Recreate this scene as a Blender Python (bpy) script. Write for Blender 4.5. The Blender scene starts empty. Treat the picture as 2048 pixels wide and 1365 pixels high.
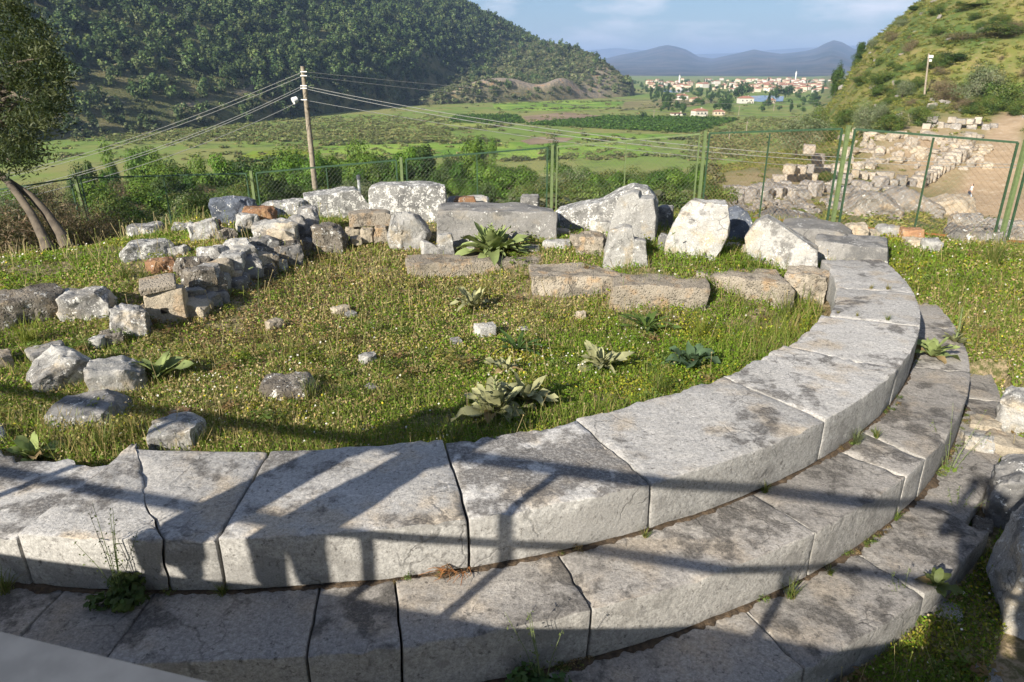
import bpy, bmesh, math, random
import numpy as np
from mathutils import Vector, Matrix, Euler, noise as mnoise

R_ = math.radians
SC = bpy.context.scene
COL = SC.collection
random.seed(7)
RNG = np.random.default_rng(7)

# ------------------------------------------------------------------ camera, world, sun, exposure
F_PX = 1400.0                      # focal length in photo pixels (photo is 2048 wide)
PITCH = math.atan((682.5 - 135.0) / F_PX)
EYE = 2.4
cd = bpy.data.cameras.new('camera')
cam = bpy.data.objects.new('camera', cd); COL.objects.link(cam)
cd.sensor_width = 36.0; cd.lens = F_PX / 2048 * 36.0
cam.location = (0, 0, EYE); cam.rotation_euler = (math.pi / 2 - PITCH, 0, 0)
cd.clip_start = 0.02; cd.clip_end = 80000
cd.dof.use_dof = True; cd.dof.focus_distance = 7.0; cd.dof.aperture_fstop = 9.0
SC.camera = cam

SUN_AZ, SUN_EL = 37.5, 26.0        # azimuth the light travels towards (from +Y towards +X), elevation
LIGHT_DIR = Vector((math.sin(R_(SUN_AZ)) * math.cos(R_(SUN_EL)), math.cos(R_(SUN_AZ)) * math.cos(R_(SUN_EL)), -math.sin(R_(SUN_EL))))
sd = bpy.data.lights.new('sun', 'SUN'); sd.energy = 5.0; sd.angle = R_(0.53); sd.color = (1.0, 0.925, 0.80)
sun = bpy.data.objects.new('sun', sd); COL.objects.link(sun)
sun.rotation_euler = LIGHT_DIR.to_track_quat('-Z', 'Y').to_euler()

world = bpy.data.worlds.new('World'); SC.world = world; world.use_nodes = True
wn = world.node_tree; wn.nodes.clear()
def wnode(t, **k):
    n = wn.nodes.new(t)
    for a, b in k.items(): setattr(n, a, b)
    return n
sky = wnode('ShaderNodeTexSky', sky_type='NISHITA', sun_disc=False)
sky.sun_elevation = R_(SUN_EL); sky.sun_rotation = R_(SUN_AZ + 180.0)
sky.altitude = 50; sky.air_density = 1.0; sky.dust_density = 0.4; sky.ozone_density = 5.0
bg = wnode('ShaderNodeBackground'); bg.inputs['Strength'].default_value = 0.05
wout = wnode('ShaderNodeOutputWorld')
tc = wnode('ShaderNodeTexCoord')
mp = wnode('ShaderNodeMapping'); mp.inputs['Scale'].default_value = (5.0, 5.0, 22.0); mp.inputs['Location'].default_value = (0.35, 0.0, 0.6)
nz = wnode('ShaderNodeTexNoise'); nz.inputs['Scale'].default_value = 1.35; nz.inputs['Detail'].default_value = 7; nz.inputs['Roughness'].default_value = 0.55
rp = wnode('ShaderNodeValToRGB'); rp.color_ramp.elements[0].position = 0.50; rp.color_ramp.elements[1].position = 0.70
rp.color_ramp.elements[1].color = (0.75, 0.75, 0.75, 1)
mx = wnode('ShaderNodeMix', data_type='RGBA'); mx.inputs['B'].default_value = (13., 12.6, 13., 1)
L = wn.links.new
L(tc.outputs['Generated'], mp.inputs['Vector']); L(mp.outputs['Vector'], nz.inputs['Vector']); L(nz.outputs['Fac'], rp.inputs['Fac'])
L(rp.outputs['Color'], mx.inputs['Factor']); L(sky.outputs['Color'], mx.inputs['A']); L(mx.outputs['Result'], bg.inputs['Color']); L(bg.outputs['Background'], wout.inputs['Surface'])

SC.view_settings.view_transform = 'Standard'; SC.view_settings.look = 'None'
SC.view_settings.exposure = 0.98; SC.view_settings.gamma = 1.0
SC.render.engine = 'CYCLES'
SC.cycles.use_denoising = True
SC.cycles.max_bounces = 5; SC.cycles.diffuse_bounces = 3; SC.cycles.glossy_bounces = 2
SC.cycles.transmission_bounces = 3; SC.cycles.volume_bounces = 0; SC.cycles.transparent_max_bounces = 8
SC.cycles.use_adaptive_sampling = True; SC.cycles.adaptive_threshold = 0.02

# ------------------------------------------------------------------ picking points of the place
_c, _s = math.cos(PITCH), math.sin(PITCH)
def ray(px, py):
    x = (px - 1024) / F_PX; y = (682.5 - py) / F_PX
    return np.array([x, _c + y * _s, -_s + y * _c])
def hit(px, py, z):
    d = ray(px, py); return np.array([0, 0, EYE]) + d * ((z - EYE) / d[2])
def atd(px, py, D): return np.array([0, 0, EYE]) + ray(px, py) * D

# ------------------------------------------------------------------ terrain heights
CX, CY = -1.87, 10.06              # centre of the round monument
def ss(a, b, x):
    t = np.clip((x - a) / (b - a), 0, 1); return t * t * (3 - 2 * t)
class RBF:
    def __init__(s, P):
        P = np.array(P, float); s.p = P[:, :2]
        A = np.sqrt(((s.p[:, None] - s.p[None]) ** 2).sum(-1) + 0.04)
        n = len(P); M = np.zeros((n + 1, n + 1)); M[:n, :n] = A; M[:n, n] = 1; M[n, :n] = 1
        s.w = np.linalg.solve(M, np.r_[P[:, 2], 0])
    def __call__(s, x, y):
        z = np.full(x.shape, s.w[-1])
        for (a, b), w in zip(s.p, s.w[:-1]): z = z + w * np.sqrt((x - a) ** 2 + (y - b) ** 2 + 0.04)
        return z
OUT = RBF([(0, .3, -1.1), (-3, 1, -1.1), (3, 1, -1.1), (0, 2.5, -1.08), (-3, 2, -1.08), (2.2, 2.2, -1.05), (3, 3, -1.02), (3.6, 3.2, -1.0), (4.6, 4, -.85),
  (5.8, 5, -.78), (5.7, 6.2, -.74), (5.65, 7, -.55), (5.5, 8.2, -.38), (5.2, 9.5, -.2), (6.5, 5, -.62), (7, 6.5, -.45), (7, 8, -.3), (7.6, 10.2, -.15),
  (5.4, 11.2, -.16), (5.0, 10.4, -.2), (6.5, 11, -.16), (9, 9, -.4), (9, 5, -.4), (-7, 3.5, -.3), (-6, 5, -.25), (-5, 6, -.2), (-5.5, 7.5, -.05), (-7, 8, 0), (-5, 9, .1),
  (-6.3, 10.3, -.12), (-8.7, 14, -1.3), (-7.5, 9.8, -.2), (-7.3, 11.2, -.5), (-7.5, 12.3, -.85), (-5.5, 12.6, -.55), (-4.2, 13.2, -.5), (-4, 11.5, .0), (-3, 12, -.05), (-2.2, 12.8, -.3), (-5.2, 14.2, -.95), (-2.2, 14.2, -.8), (.8, 14.2, -.65), (3.6, 13.6, -.35),
  (0, 11.5, 0), (2.5, 11, 0), (4.5, 12, -.12), (-10, 9, -.55), (-12, 6, -.6), (-8, 0, -1.1), (8, 0, -.8), (-10, 2, -.8), (-3, 18, -1.9), (4, 18, -1.5), (-10, 18, -2), (10, 14, -.8)])
INN = RBF([(1.3, 8.3, -.46), (2.3, 7.95, -.47), (.4, 8.8, -.3), (4.1, 9, -.34), (3, 7, -.42), (3.7, 8, -.42), (2.8, 8.05, -.46), (3.5, 8.3, -.44), (-.5, 9.15, -.30), (-1.3, 9.5, -.22), (-2, 10, -.1), (-2, 6, -.2), (0, 5, -.2), (1, 5.5, -.28), (-1.8, 4.6, -.16),
  (-4, 6.4, -.2), (-4.5, 5.6, -.22), (-5, 9, .1), (-5.5, 7.5, -.02), (-6, 9, .05), (-4.2, 10.5, .1), (-3.6, 11.5, .1), (-3.85, 7.6, -.18), (-3.2, 9, -.13), (-2.7, 10.3, -.1),
  (1.5, 9, -.1), (2.5, 8.75, -.1), (0, 9.9, -.05), (3.6, 9.5, -.12), (3.2, 8.95, -.12), (0, 11, 0), (2.5, 11, 0), (-4.2, 7.9, .02), (-3.55, 9.2, .08), (-7, 8, 0)])
AZC = np.array([-180, -75, -45, -35, -25, -15, -5, 5, 12, 16, 19, 22, 25, 28, 31, 34, 40, 60, 180.])
DSC = np.array([11, 14, 20, 35, 55, 75, 95, 130, 170, 250, 400, 700.])
_L = [-.4, -1.0, -2.2, -4.8, -8, -11.5, -15, -22, -29, -35, -35, -35]
_M = [-.1, -.8, -1.8, -4.4, -7.5, -10.8, -14.5, -22, -29, -35, -35, -35]
TAB = np.array([
  [-1, -1, -1, -1, 0, 2, 4, 10, 14, 20, 30, 40], [-.4, -1, -2, -4, -6, -8, -10, -14, -18, -22, -28, -35],
  _L, _L, _L, _M, _M,
  [0, -.6, -1.5, -4.2, -7.2, -10.5, -14, -21, -28, -35, -35, -35],
  [0, -.5, -1.4, -4.0, -7.0, -9.5, -12, -19, -27, -35, -35, -35],
  [0, -.5, -1.4, -3.9, -6.6, -7.6, -9.5, -15, -23, -35, -35, -35],
  [0, -.45, -1.4, -3.8, -6.5, -7.0, -8.6, -12.5, -19, -32, -35, -35],
  [0, -.4, -1.4, -3.7, -6.6, -7.2, -8.2, -10.5, -14, -20, -34, -35],
  [0, -.4, -1.5, -3.7, -6.8, -8.0, -8.6, -8.5, -6.5, 8.5, -5, -20],
  [-.1, -.5, -1.6, -4.0, -7.0, -9.4, -9.6, -6.2, -2.0, 22, 20, 0],
  [-.15, -.6, -1.8, -4.4, -7.4, -10.2, -10.6, -6.2, -2.0, 30, 50, 30],
  [-.2, -.8, -2, -4.8, -8.0, -10.6, -10.8, -6.6, -3.2, 34, 76, 60],
  [-.3, -1, -2.2, -5, -8.2, -10, -9.5, -5.5, 3, 42, 100, 90],
  [-.6, -1, -2, -4, -4, -3, 0, 8, 20, 60, 120, 120],
  [-1, -1, -1, -1, 0, 2, 4, 10, 14, 20, 30, 40]])
LD = np.log(DSC)
def table(az, d):
    l = np.log(np.clip(d, 11, 699)); i = np.clip(np.searchsorted(AZC, az) - 1, 0, len(AZC) - 2); j = np.clip(np.searchsorted(LD, l) - 1, 0, len(LD) - 2)
    u = (az - AZC[i]) / (AZC[i + 1] - AZC[i]); v = (l - LD[j]) / (LD[j + 1] - LD[j])
    return (TAB[i, j] * (1 - u) + TAB[i + 1, j] * u) * (1 - v) + (TAB[i, j + 1] * (1 - u) + TAB[i + 1, j + 1] * u) * v
def wav(x, y, k, seed):
    r = np.random.default_rng(seed); z = 0
    for _ in range(6):
        a = r.uniform(0, 6.28); f = k * r.uniform(.5, 2); z = z + np.sin((x * math.cos(a) + y * math.sin(a)) * f + r.uniform(0, 6.28)) * k / f
    return z / 4
def G(x, y):
    x = np.asarray(x, float); y = np.asarray(y, float)
    d = np.hypot(x, y); az = np.degrees(np.arctan2(x, y))
    near = OUT(x, y); far = table(az, d)
    far = far + wav(x, y, .25, 3) * .35 * ss(14, 40, d) * (1 - ss(200, 260, d) * (far < -33)) + wav(x, y, .05, 4) * 2.2 * ss(90, 180, d) * (far > -33)
    z = near * (1 - ss(12.5, 16.5, d)) + far * ss(12.5, 16.5, d)
    rc = np.hypot(x - CX, y - CY)
    w = np.maximum(ss(6.10, 6.36, rc), np.maximum(ss(10.9, 12.3, y), ss(4.9, 6.2, -x)))
    z = INN(x, y) * (1 - w) + z * w
    z = z + (wav(x, y, 2.2, 5) * .03) * (1 - ss(14, 20, d))
    # keep the earth under the steps of the ring
    ring = (y < CY - 1.0) & (y < 8.3)
    z = np.where(ring & (rc > 6.25) & (rc < 7.38), np.minimum(z, -.5), z)
    z = np.where(ring & (rc >= 7.36) & (rc < 7.85) & (y < 7.0), np.minimum(z, -.82), z)
    return z
def g1(x, y): return float(G(np.array([x]), np.array([y]))[0])
def ghit(px, py, dmin=2.0, dmax=900.0):
    d = ray(px, py); t = np.geomspace(dmin, dmax, 700)
    P = np.array([0, 0, EYE]) + d[None] * t[:, None]
    below = P[:, 2] < G(P[:, 0], P[:, 1])
    k = int(np.argmax(below)) if below.any() else len(t) - 1
    p = P[k].copy(); p[2] = g1(p[0], p[1]); return p

# ------------------------------------------------------------------ object helpers
def tag(o, label=None, cat=None, group=None, kind=None):
    if label: o['label'] = label
    if cat: o['category'] = cat
    if group: o['group'] = group
    if kind: o['kind'] = kind
    return o
def link(name, me, mats=None, parent=None, loc=None, rot=None, scale=None):
    o = bpy.data.objects.new(name, me); COL.objects.link(o)
    if mats and me is not None and len(me.materials) == 0:
        for m in (mats if isinstance(mats, (list, tuple)) else [mats]): me.materials.append(m)
    if parent: o.parent = parent
    if loc is not None: o.location = loc
    if rot is not None: o.rotation_euler = rot
    if scale is not None: o.scale = (scale,) * 3 if isinstance(scale, (int, float)) else scale
    return o
def empty(name, loc=(0, 0, 0), rz=0.0):
    o = bpy.data.objects.new(name, None); COL.objects.link(o); o.location = loc; o.rotation_euler = (0, 0, rz); o.empty_display_size = .2
    return o
def kids(o): return [c for c in o.children]
def copy_tree(o, parent=None):
    c = o.copy(); COL.objects.link(c)
    if parent: c.parent = parent
    for ch in kids(o): copy_tree(ch, c)
    return c
def npmesh(name, V, F, smooth=False, col=None, midx=None):
    V = np.ascontiguousarray(V, np.float32); F = np.ascontiguousarray(F, np.int32); k = F.shape[1]
    me = bpy.data.meshes.new(name)
    me.vertices.add(len(V)); me.vertices.foreach_set('co', V.ravel())
    me.loops.add(F.size); me.loops.foreach_set('vertex_index', F.ravel())
    me.polygons.add(len(F)); me.polygons.foreach_set('loop_start', np.arange(0, F.size, k, dtype=np.int32)); me.polygons.foreach_set('loop_total', np.full(len(F), k, np.int32))
    if smooth: me.polygons.foreach_set('use_smooth', np.ones(len(F), bool))
    if midx is not None: me.polygons.foreach_set('material_index', np.ascontiguousarray(midx, np.int32))
    me.update(calc_edges=True)
    if col is not None:
        dom = 'POINT' if len(col) == len(V) else 'FACE'
        a = me.attributes.new('tint', 'FLOAT_COLOR', dom)
        c = np.ones((len(col), 4), np.float32); c[:, :3] = col; a.data.foreach_set('color', c.ravel())
    return me
class MB:                              # collects boxes and tubes into one mesh
    def __init__(s): s.v = []; s.f = []
    def poly(s, vs, fs):
        b = len(s.v); s.v += [tuple(map(float, p)) for p in vs]; s.f += [tuple(b + i for i in q) for q in fs]
    def box(s, c, size, rot=None):
        m = (rot or Matrix.Identity(3)); c = Vector(c); hx, hy, hz = [k / 2 for k in size]
        vs = [c + m @ Vector((x * hx, y * hy, z * hz)) for x in (-1, 1) for y in (-1, 1) for z in (-1, 1)]
        s.poly(vs, [(0, 1, 3, 2), (4, 6, 7, 5), (0, 4, 5, 1), (2, 3, 7, 6), (0, 2, 6, 4), (1, 5, 7, 3)])
    def bar(s, a, b, w, h=None):
        a, b = Vector(a), Vector(b); d = b - a
        q = d.to_track_quat('Y', 'Z').to_matrix(); s.box((a + b) / 2, (w, d.length, h or w), q)
    def tube(s, pts, rad, n=6, cap=True):
        pts = [Vector(p) for p in pts]; rings = []
        rr = rad if isinstance(rad, (list, tuple)) else [rad] * len(pts)
        b = len(s.v)
        for i, p in enumerate(pts):
            d = (pts[min(i + 1, len(pts) - 1)] - pts[max(i - 1, 0)]).normalized()
            u = d.cross(Vector((0.01, 0.02, 1)) if abs(d.z) < .95 else Vector((1, 0, 0))).normalized(); w = d.cross(u)
            for k in range(n):
                a = 2 * math.pi * k / n; s.v.append(tuple(p + (u * math.cos(a) + w * math.sin(a)) * rr[i]))
        for i in range(len(pts) - 1):
            for k in range(n):
                s.f.append((b + i * n + k, b + i * n + (k + 1) % n, b + (i + 1) * n + (k + 1) % n, b + (i + 1) * n + k))
        if cap:
            s.f.append(tuple(b + k for k in range(n))[::-1]); e = b + (len(pts) - 1) * n; s.f.append(tuple(e + k for k in range(n)))
    def mesh(s, name, smooth=False):
        me = bpy.data.meshes.new(name); me.from_pydata(s.v, [], s.f); me.update()
        if smooth:
            me.polygons.foreach_set('use_smooth', [True] * len(me.polygons))
            me.set_sharp_from_angle(angle=R_(50))
        return me
    def build(s, name, mat, parent=None, loc=None, smooth=False): return link(name, s.mesh(name, smooth), mat, parent, loc)

# ------------------------------------------------------------------ materials
class NT:
    def __init__(s, name):
        s.m = bpy.data.materials.new(name); s.m.use_nodes = True; s.t = s.m.node_tree; s.t.nodes.clear()
        s.out = s.t.nodes.new('ShaderNodeOutputMaterial'); s.b = s.t.nodes.new('ShaderNodeBsdfPrincipled')
        s.t.links.new(s.b.outputs[0], s.out.inputs['Surface']); s.b.inputs['Roughness'].default_value = .9
        if 'Specular IOR Level' in s.b.inputs: s.b.inputs['Specular IOR Level'].default_value = .25
    def n(s, t, **k):
        o = s.t.nodes.new(t)
        for a, b in k.items():
            if a in ('op',): o.operation = b
            elif hasattr(o, a) and not a[0].isupper(): setattr(o, a, b)
        return o
    def l(s, a, b): s.t.links.new(a, b)
    def noise(s, vec, scale, detail=4, rough=.55, dist=0):
        o = s.t.nodes.new('ShaderNodeTexNoise'); o.inputs['Scale'].default_value = scale; o.inputs['Detail'].default_value = detail; o.inputs['Roughness'].default_value = rough; o.inputs['Distortion'].default_value = dist
        if vec is not None: s.l(vec, o.inputs['Vector'])
        return o.outputs['Fac']
    def ramp(s, fac, a, b, lo=0., hi=1.):
        o = s.t.nodes.new('ShaderNodeMapRange'); o.interpolation_type = 'SMOOTHSTEP'
        o.inputs['From Min'].default_value = a; o.inputs['From Max'].default_value = b; o.inputs['To Min'].default_value = lo; o.inputs['To Max'].default_value = hi
        s.l(fac, o.inputs['Value']); return o.outputs['Result']
    def mix(s, fac, A, B, blend='MIX'):
        o = s.t.nodes.new('ShaderNodeMix'); o.data_type = 'RGBA'; o.blend_type = blend
        for k, v in (('Factor', fac), ('A', A), ('B', B)):
            if isinstance(v, (int, float)): o.inputs[k].default_value = v
            elif isinstance(v, tuple): o.inputs[k].default_value = (*v, 1)
            else: s.l(v, o.inputs[k])
        return o.outputs['Result']
    def math(s, op, a, b=0.):
        o = s.t.nodes.new('ShaderNodeMath'); o.operation = op
        for i, v in enumerate((a, b)):
            if isinstance(v, (int, float)): o.inputs[i].default_value = v
            else: s.l(v, o.inputs[i])
        return o.outputs[0]
    def bump(s, h, strength=.5, dist=.01, prev=None):
        o = s.t.nodes.new('ShaderNodeBump'); o.inputs['Strength'].default_value = strength; o.inputs['Distance'].default_value = dist
        s.l(h, o.inputs['Height'])
        if prev is not None: s.l(prev, o.inputs['Normal'])
        s.l(o.outputs[0], s.b.inputs['Normal']); return o.outputs[0]
    def coords(s, rnd=True):
        t = s.t.nodes.new('ShaderNodeTexCoord')
        if not rnd: return t.outputs['Object']
        oi = s.t.nodes.new('ShaderNodeObjectInfo'); v = s.t.nodes.new('ShaderNodeVectorMath'); v.operation = 'ADD'
        c = s.math('MULTIPLY', oi.outputs['Random'], 91.0)
        s.l(t.outputs['Object'], v.inputs[0]); s.l(c, v.inputs[1]); s.rnd = oi.outputs['Random']
        return v.outputs[0]
    def color(s, c):
        if isinstance(c, tuple): s.b.inputs['Base Color'].default_value = (*c, 1)
        else: s.l(c, s.b.inputs['Base Color'])

def stone_mat(name, base, dark, stain=.5, lichen=.0, pits=.0, warm=None, fine=.35, sc=1.0, bump=.5, cracks=.5, side=None):
    m = NT(name); v = m.coords()
    big = m.noise(v, 1.35 * sc, 6, .62, .3); mid = m.noise(v, 6 * sc, 8, .68, .2); fin = m.noise(v, 95 * sc, 3, .7); grn = m.noise(v, 42 * sc, 6, .78)
    c = m.mix(m.ramp(m.noise(v, .9 * sc, 4, .6), .35, .65), base, tuple(k * .78 for k in base))
    c = m.mix(m.ramp(mid, .50, .72), c, tuple(min(k * 1.22, .8) for k in base))
    if warm: c = m.mix(m.ramp(m.noise(v, 2.3 * sc, 5, .6), .50, .68), c, warm)
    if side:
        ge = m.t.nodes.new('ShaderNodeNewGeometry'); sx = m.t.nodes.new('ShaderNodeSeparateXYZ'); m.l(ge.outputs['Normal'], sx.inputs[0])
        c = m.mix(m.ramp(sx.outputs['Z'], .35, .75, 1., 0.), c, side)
    comb = m.math('ADD', m.math('MULTIPLY', big, .60), m.math('MULTIPLY', mid, .40))
    lo = .655 - .22 * stain
    st = m.ramp(m.math('ADD', comb, m.ramp(m.rnd, 0, 1, -.035, .035)), lo, lo + .06)
    st = m.math('MULTIPLY', st, m.ramp(grn, .36, .56, .25, 1.))
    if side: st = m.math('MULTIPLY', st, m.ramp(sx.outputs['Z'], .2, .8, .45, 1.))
    c = m.mix(m.math('MULTIPLY', st, .88), c, dark)
    c = m.mix(m.math('MULTIPLY', m.ramp(m.noise(v, 27 * sc, 6, .75), .55, .68), .75 * fine * 2), c, tuple(k * 1.3 for k in dark))
    if lichen > 0:
        li = m.ramp(m.math('ADD', m.math('MULTIPLY', m.noise(v, 5.5 * sc, 4, .6), .5), m.math('MULTIPLY', m.noise(v, 24 * sc, 5, .7), .5)), .585 - .13 * lichen, .615 - .13 * lichen)
        c = m.mix(li, c, (.68, .67, .63))
    if cracks > 0:
        wv = m.t.nodes.new('ShaderNodeVectorMath'); wv.operation = 'ADD'; nn = m.t.nodes.new('ShaderNodeTexNoise'); nn.inputs['Scale'].default_value = 3 * sc; nn.inputs['Detail'].default_value = 5; m.l(v, nn.inputs['Vector'])
        sv = m.t.nodes.new('ShaderNodeVectorMath'); sv.operation = 'SCALE'; sv.inputs['Scale'].default_value = .5 / sc; m.l(nn.outputs['Color'], sv.inputs[0]); m.l(v, wv.inputs[0]); m.l(sv.outputs[0], wv.inputs[1])
        vo = m.t.nodes.new('ShaderNodeTexVoronoi'); vo.feature = 'DISTANCE_TO_EDGE'; vo.inputs['Scale'].default_value = 2.0 * sc; m.l(wv.outputs[0], vo.inputs['Vector'])
        cr = m.math('MULTIPLY', m.ramp(vo.outputs['Distance'], .004, .022, 1., 0.), m.ramp(m.noise(v, 1.7 * sc, 3), .5, .6))
        cr = m.math('MULTIPLY', cr, cracks); c = m.mix(cr, c, tuple(k * .5 for k in dark))
    g = m.math('MULTIPLY', m.ramp(fin, .25, .75, 1 - fine * .35, 1 + fine * .3), m.ramp(grn, .3, .7, 1 - fine * .55, 1 + fine * .5))
    vm = m.t.nodes.new('ShaderNodeVectorMath'); vm.operation = 'SCALE'; m.l(c, vm.inputs[0]); m.l(g, vm.inputs['Scale'])
    vr = m.t.nodes.new('ShaderNodeVectorMath'); vr.operation = 'SCALE'; m.l(vm.outputs[0], vr.inputs[0]); m.l(m.ramp(m.rnd, 0, 1, .82, 1.12), vr.inputs['Scale'])
    m.color(vr.outputs[0])
    h = m.math('ADD', m.noise(v, 14 * sc, 8, .7), m.math('MULTIPLY', grn, .5))
    h = m.math('ADD', h, m.math('MULTIPLY', m.noise(v, 4.5 * sc, 4, .6), 1.2))
    if cracks > 0: h = m.math('SUBTRACT', h, m.math('MULTIPLY', cr, .8))
    if pits > 0:
        vo = m.t.nodes.new('ShaderNodeTexVoronoi'); vo.inputs['Scale'].default_value = 16 * sc; m.l(v, vo.inputs['Vector'])
        h = m.math('ADD', h, m.math('MULTIPLY', m.ramp(vo.outputs['Distance'], .0, .45), pits))
    m.bump(h, bump, .03 / sc)
    return m.m

M = {}
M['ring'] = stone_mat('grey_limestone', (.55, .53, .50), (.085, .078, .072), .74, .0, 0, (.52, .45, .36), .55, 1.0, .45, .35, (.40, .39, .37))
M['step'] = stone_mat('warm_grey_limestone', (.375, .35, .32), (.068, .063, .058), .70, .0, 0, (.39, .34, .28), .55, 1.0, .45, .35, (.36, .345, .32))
M['marble'] = stone_mat('weathered_marble', (.44, .43, .405), (.115, .11, .105), .64, .12, 0, (.45, .39, .30), .5, 1.7, .8)
M['lichen'] = stone_mat('lichen_covered_marble', (.29, .285, .27), (.11, .11, .11), .6, .55, 0, None, .5, 1.6, .8)
M['grey'] = stone_mat('plain_grey_marble', (.29, .28, .265), (.10, .10, .10), .7, .03, 0, (.33, .30, .255), .4, 1.4, .6)
M['bluegrey'] = stone_mat('dark_blue_grey_stone', (.15, .17, .21), (.06, .07, .085), .5, .12, 0, None, .5, 1.8, .8)
M['conglomerate'] = stone_mat('pitted_beige_conglomerate', (.40, .35, .28), (.12, .108, .09), .68, .0, .9, (.42, .30, .185), .6, 2.0, 1.0)
M['darkrock'] = stone_mat('dark_pitted_rock', (.24, .215, .18), (.07, .06, .05), .7, .1, .7, (.28, .23, .165), .7, 1.9, 1.0)
M['beige'] = stone_mat('cream_limestone', (.46, .40, .31), (.19, .165, .125), .45, .0, .3, (.46, .35, .235), .5, 1.8, .8)
M['orange'] = stone_mat('rust_orange_stone', (.36, .20, .11), (.14, .09, .06), .4, .04, .3, (.42, .26, .14), .5, 1.8, .8)
M['ruin'] = stone_mat('far_pale_ashlar', (.44, .39, .325), (.19, .17, .145), .5, .0, .3, (.46, .37, .275), .4, .6, .8)
M['ruingrey'] = stone_mat('far_grey_ashlar', (.33, .305, .28), (.13, .125, .115), .6, .05, .3, (.38, .33, .26), .4, .6, .8)
M['outcrop'] = stone_mat('grey_limestone_outcrop', (.31, .29, .26), (.12, .115, .105), .6, .06, .6, (.40, .31, .21), .5, .6, 1.0)

def simple_mat(name, c, rough=.6, metal=0, var=.15, sc=8, c2=None, bump=0.):
    m = NT(name); v = m.coords()
    f = m.noise(v, sc, 6, .6)
    m.color(m.mix(m.ramp(f, .35, .68), c, c2 or tuple(k * (1 - var) for k in c)))
    m.b.inputs['Roughness'].default_value = rough; m.b.inputs['Metallic'].default_value = metal
    if bump: m.bump(m.noise(v, sc * 4, 6), bump, .01)
    return m.m
M['steel'] = simple_mat('galvanised_steel', (.14, .15, .165), .5, .3, .2, 25)
M['deck'] = simple_mat('walkway_plank', (.30, .26, .21), .8, 0, .3, 6)
M['greenpaint'] = simple_mat('olive_green_paint', (.15, .20, .085), .5, 0, .25, 20)
M['darkgreen'] = simple_mat('dark_green_paint', (.045, .09, .05), .45, 0, .25, 20)
M['rust'] = simple_mat('rusted_steel', (.28, .11, .035), .85, 0, .4, 14, (.16, .10, .05))
M['wire'] = simple_mat('rusty_wire', (.22, .15, .085), .6, .3, .3, 6)
M['pole'] = simple_mat('grey_wooden_pole', (.34, .29, .22), .9, 0, .35, 5, (.20, .17, .13), .4)
M['cable'] = simple_mat('pale_cable', (.36, .36, .34), .5, .2, .1)
M['white'] = simple_mat('white_paint', (.8, .8, .78), .6, 0, .08)
M['bark'] = simple_mat('olive_bark', (.15, .125, .095), .95, 0, .5, 7, (.09, .075, .06), .8)
M['trunk'] = simple_mat('tree_bark', (.14, .115, .085), .95, 0, .4, 5, None, .6)
M['skin'] = simple_mat('skin', (.50, .32, .23), .55)
M['hair'] = simple_mat('dark_hair', (.02, .014, .01), .5)
M['whitecloth'] = simple_mat('white_cotton', (.78, .77, .76), .9)
M['bluecloth'] = simple_mat('pale_blue_cotton', (.48, .56, .66), .9)
M['darkcloth'] = simple_mat('dark_cloth', (.05, .06, .09), .9)
M['redroof'] = simple_mat('red_roof_tile', (.38, .19, .13), .9, 0, .25, .4)
M['wallwhite'] = simple_mat('white_render', (.60, .57, .51), .9, 0, .12, .3)
M['wallcream'] = simple_mat('cream_render', (.60, .50, .38), .9, 0, .12, .3)
M['glass'] = simple_mat('dark_window', (.05, .06, .07), .2)

def leaf_mat(name, trans=.3, rough=.55, spec=.25):
    m = NT(name)
    a = m.t.nodes.new('ShaderNodeAttribute'); a.attribute_name = 'tint'
    m.color(a.outputs['Color']); m.b.inputs['Roughness'].default_value = rough
    m.b.inputs['Specular IOR Level'].default_value = spec
    tr = m.t.nodes.new('ShaderNodeBsdfTranslucent'); m.l(m.mix(.5, a.outputs['Color'], (.20, .26, .04), 'MIX'), tr.inputs['Color'])
    ms = m.t.nodes.new('ShaderNodeMixShader'); ms.inputs[0].default_value = trans
    m.l(m.b.outputs[0], ms.inputs[1]); m.l(tr.outputs[0], ms.inputs[2]); m.l(ms.outputs[0], m.out.inputs['Surface'])
    return m.m
M['leaf'] = leaf_mat('foliage', .25)
M['grass'] = leaf_mat('meadow_leaf', .42)
M['felt'] = leaf_mat('felty_leaf', .15, .85, .1)
M['petal'] = leaf_mat('petal', .15, .8, .1)

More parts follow.
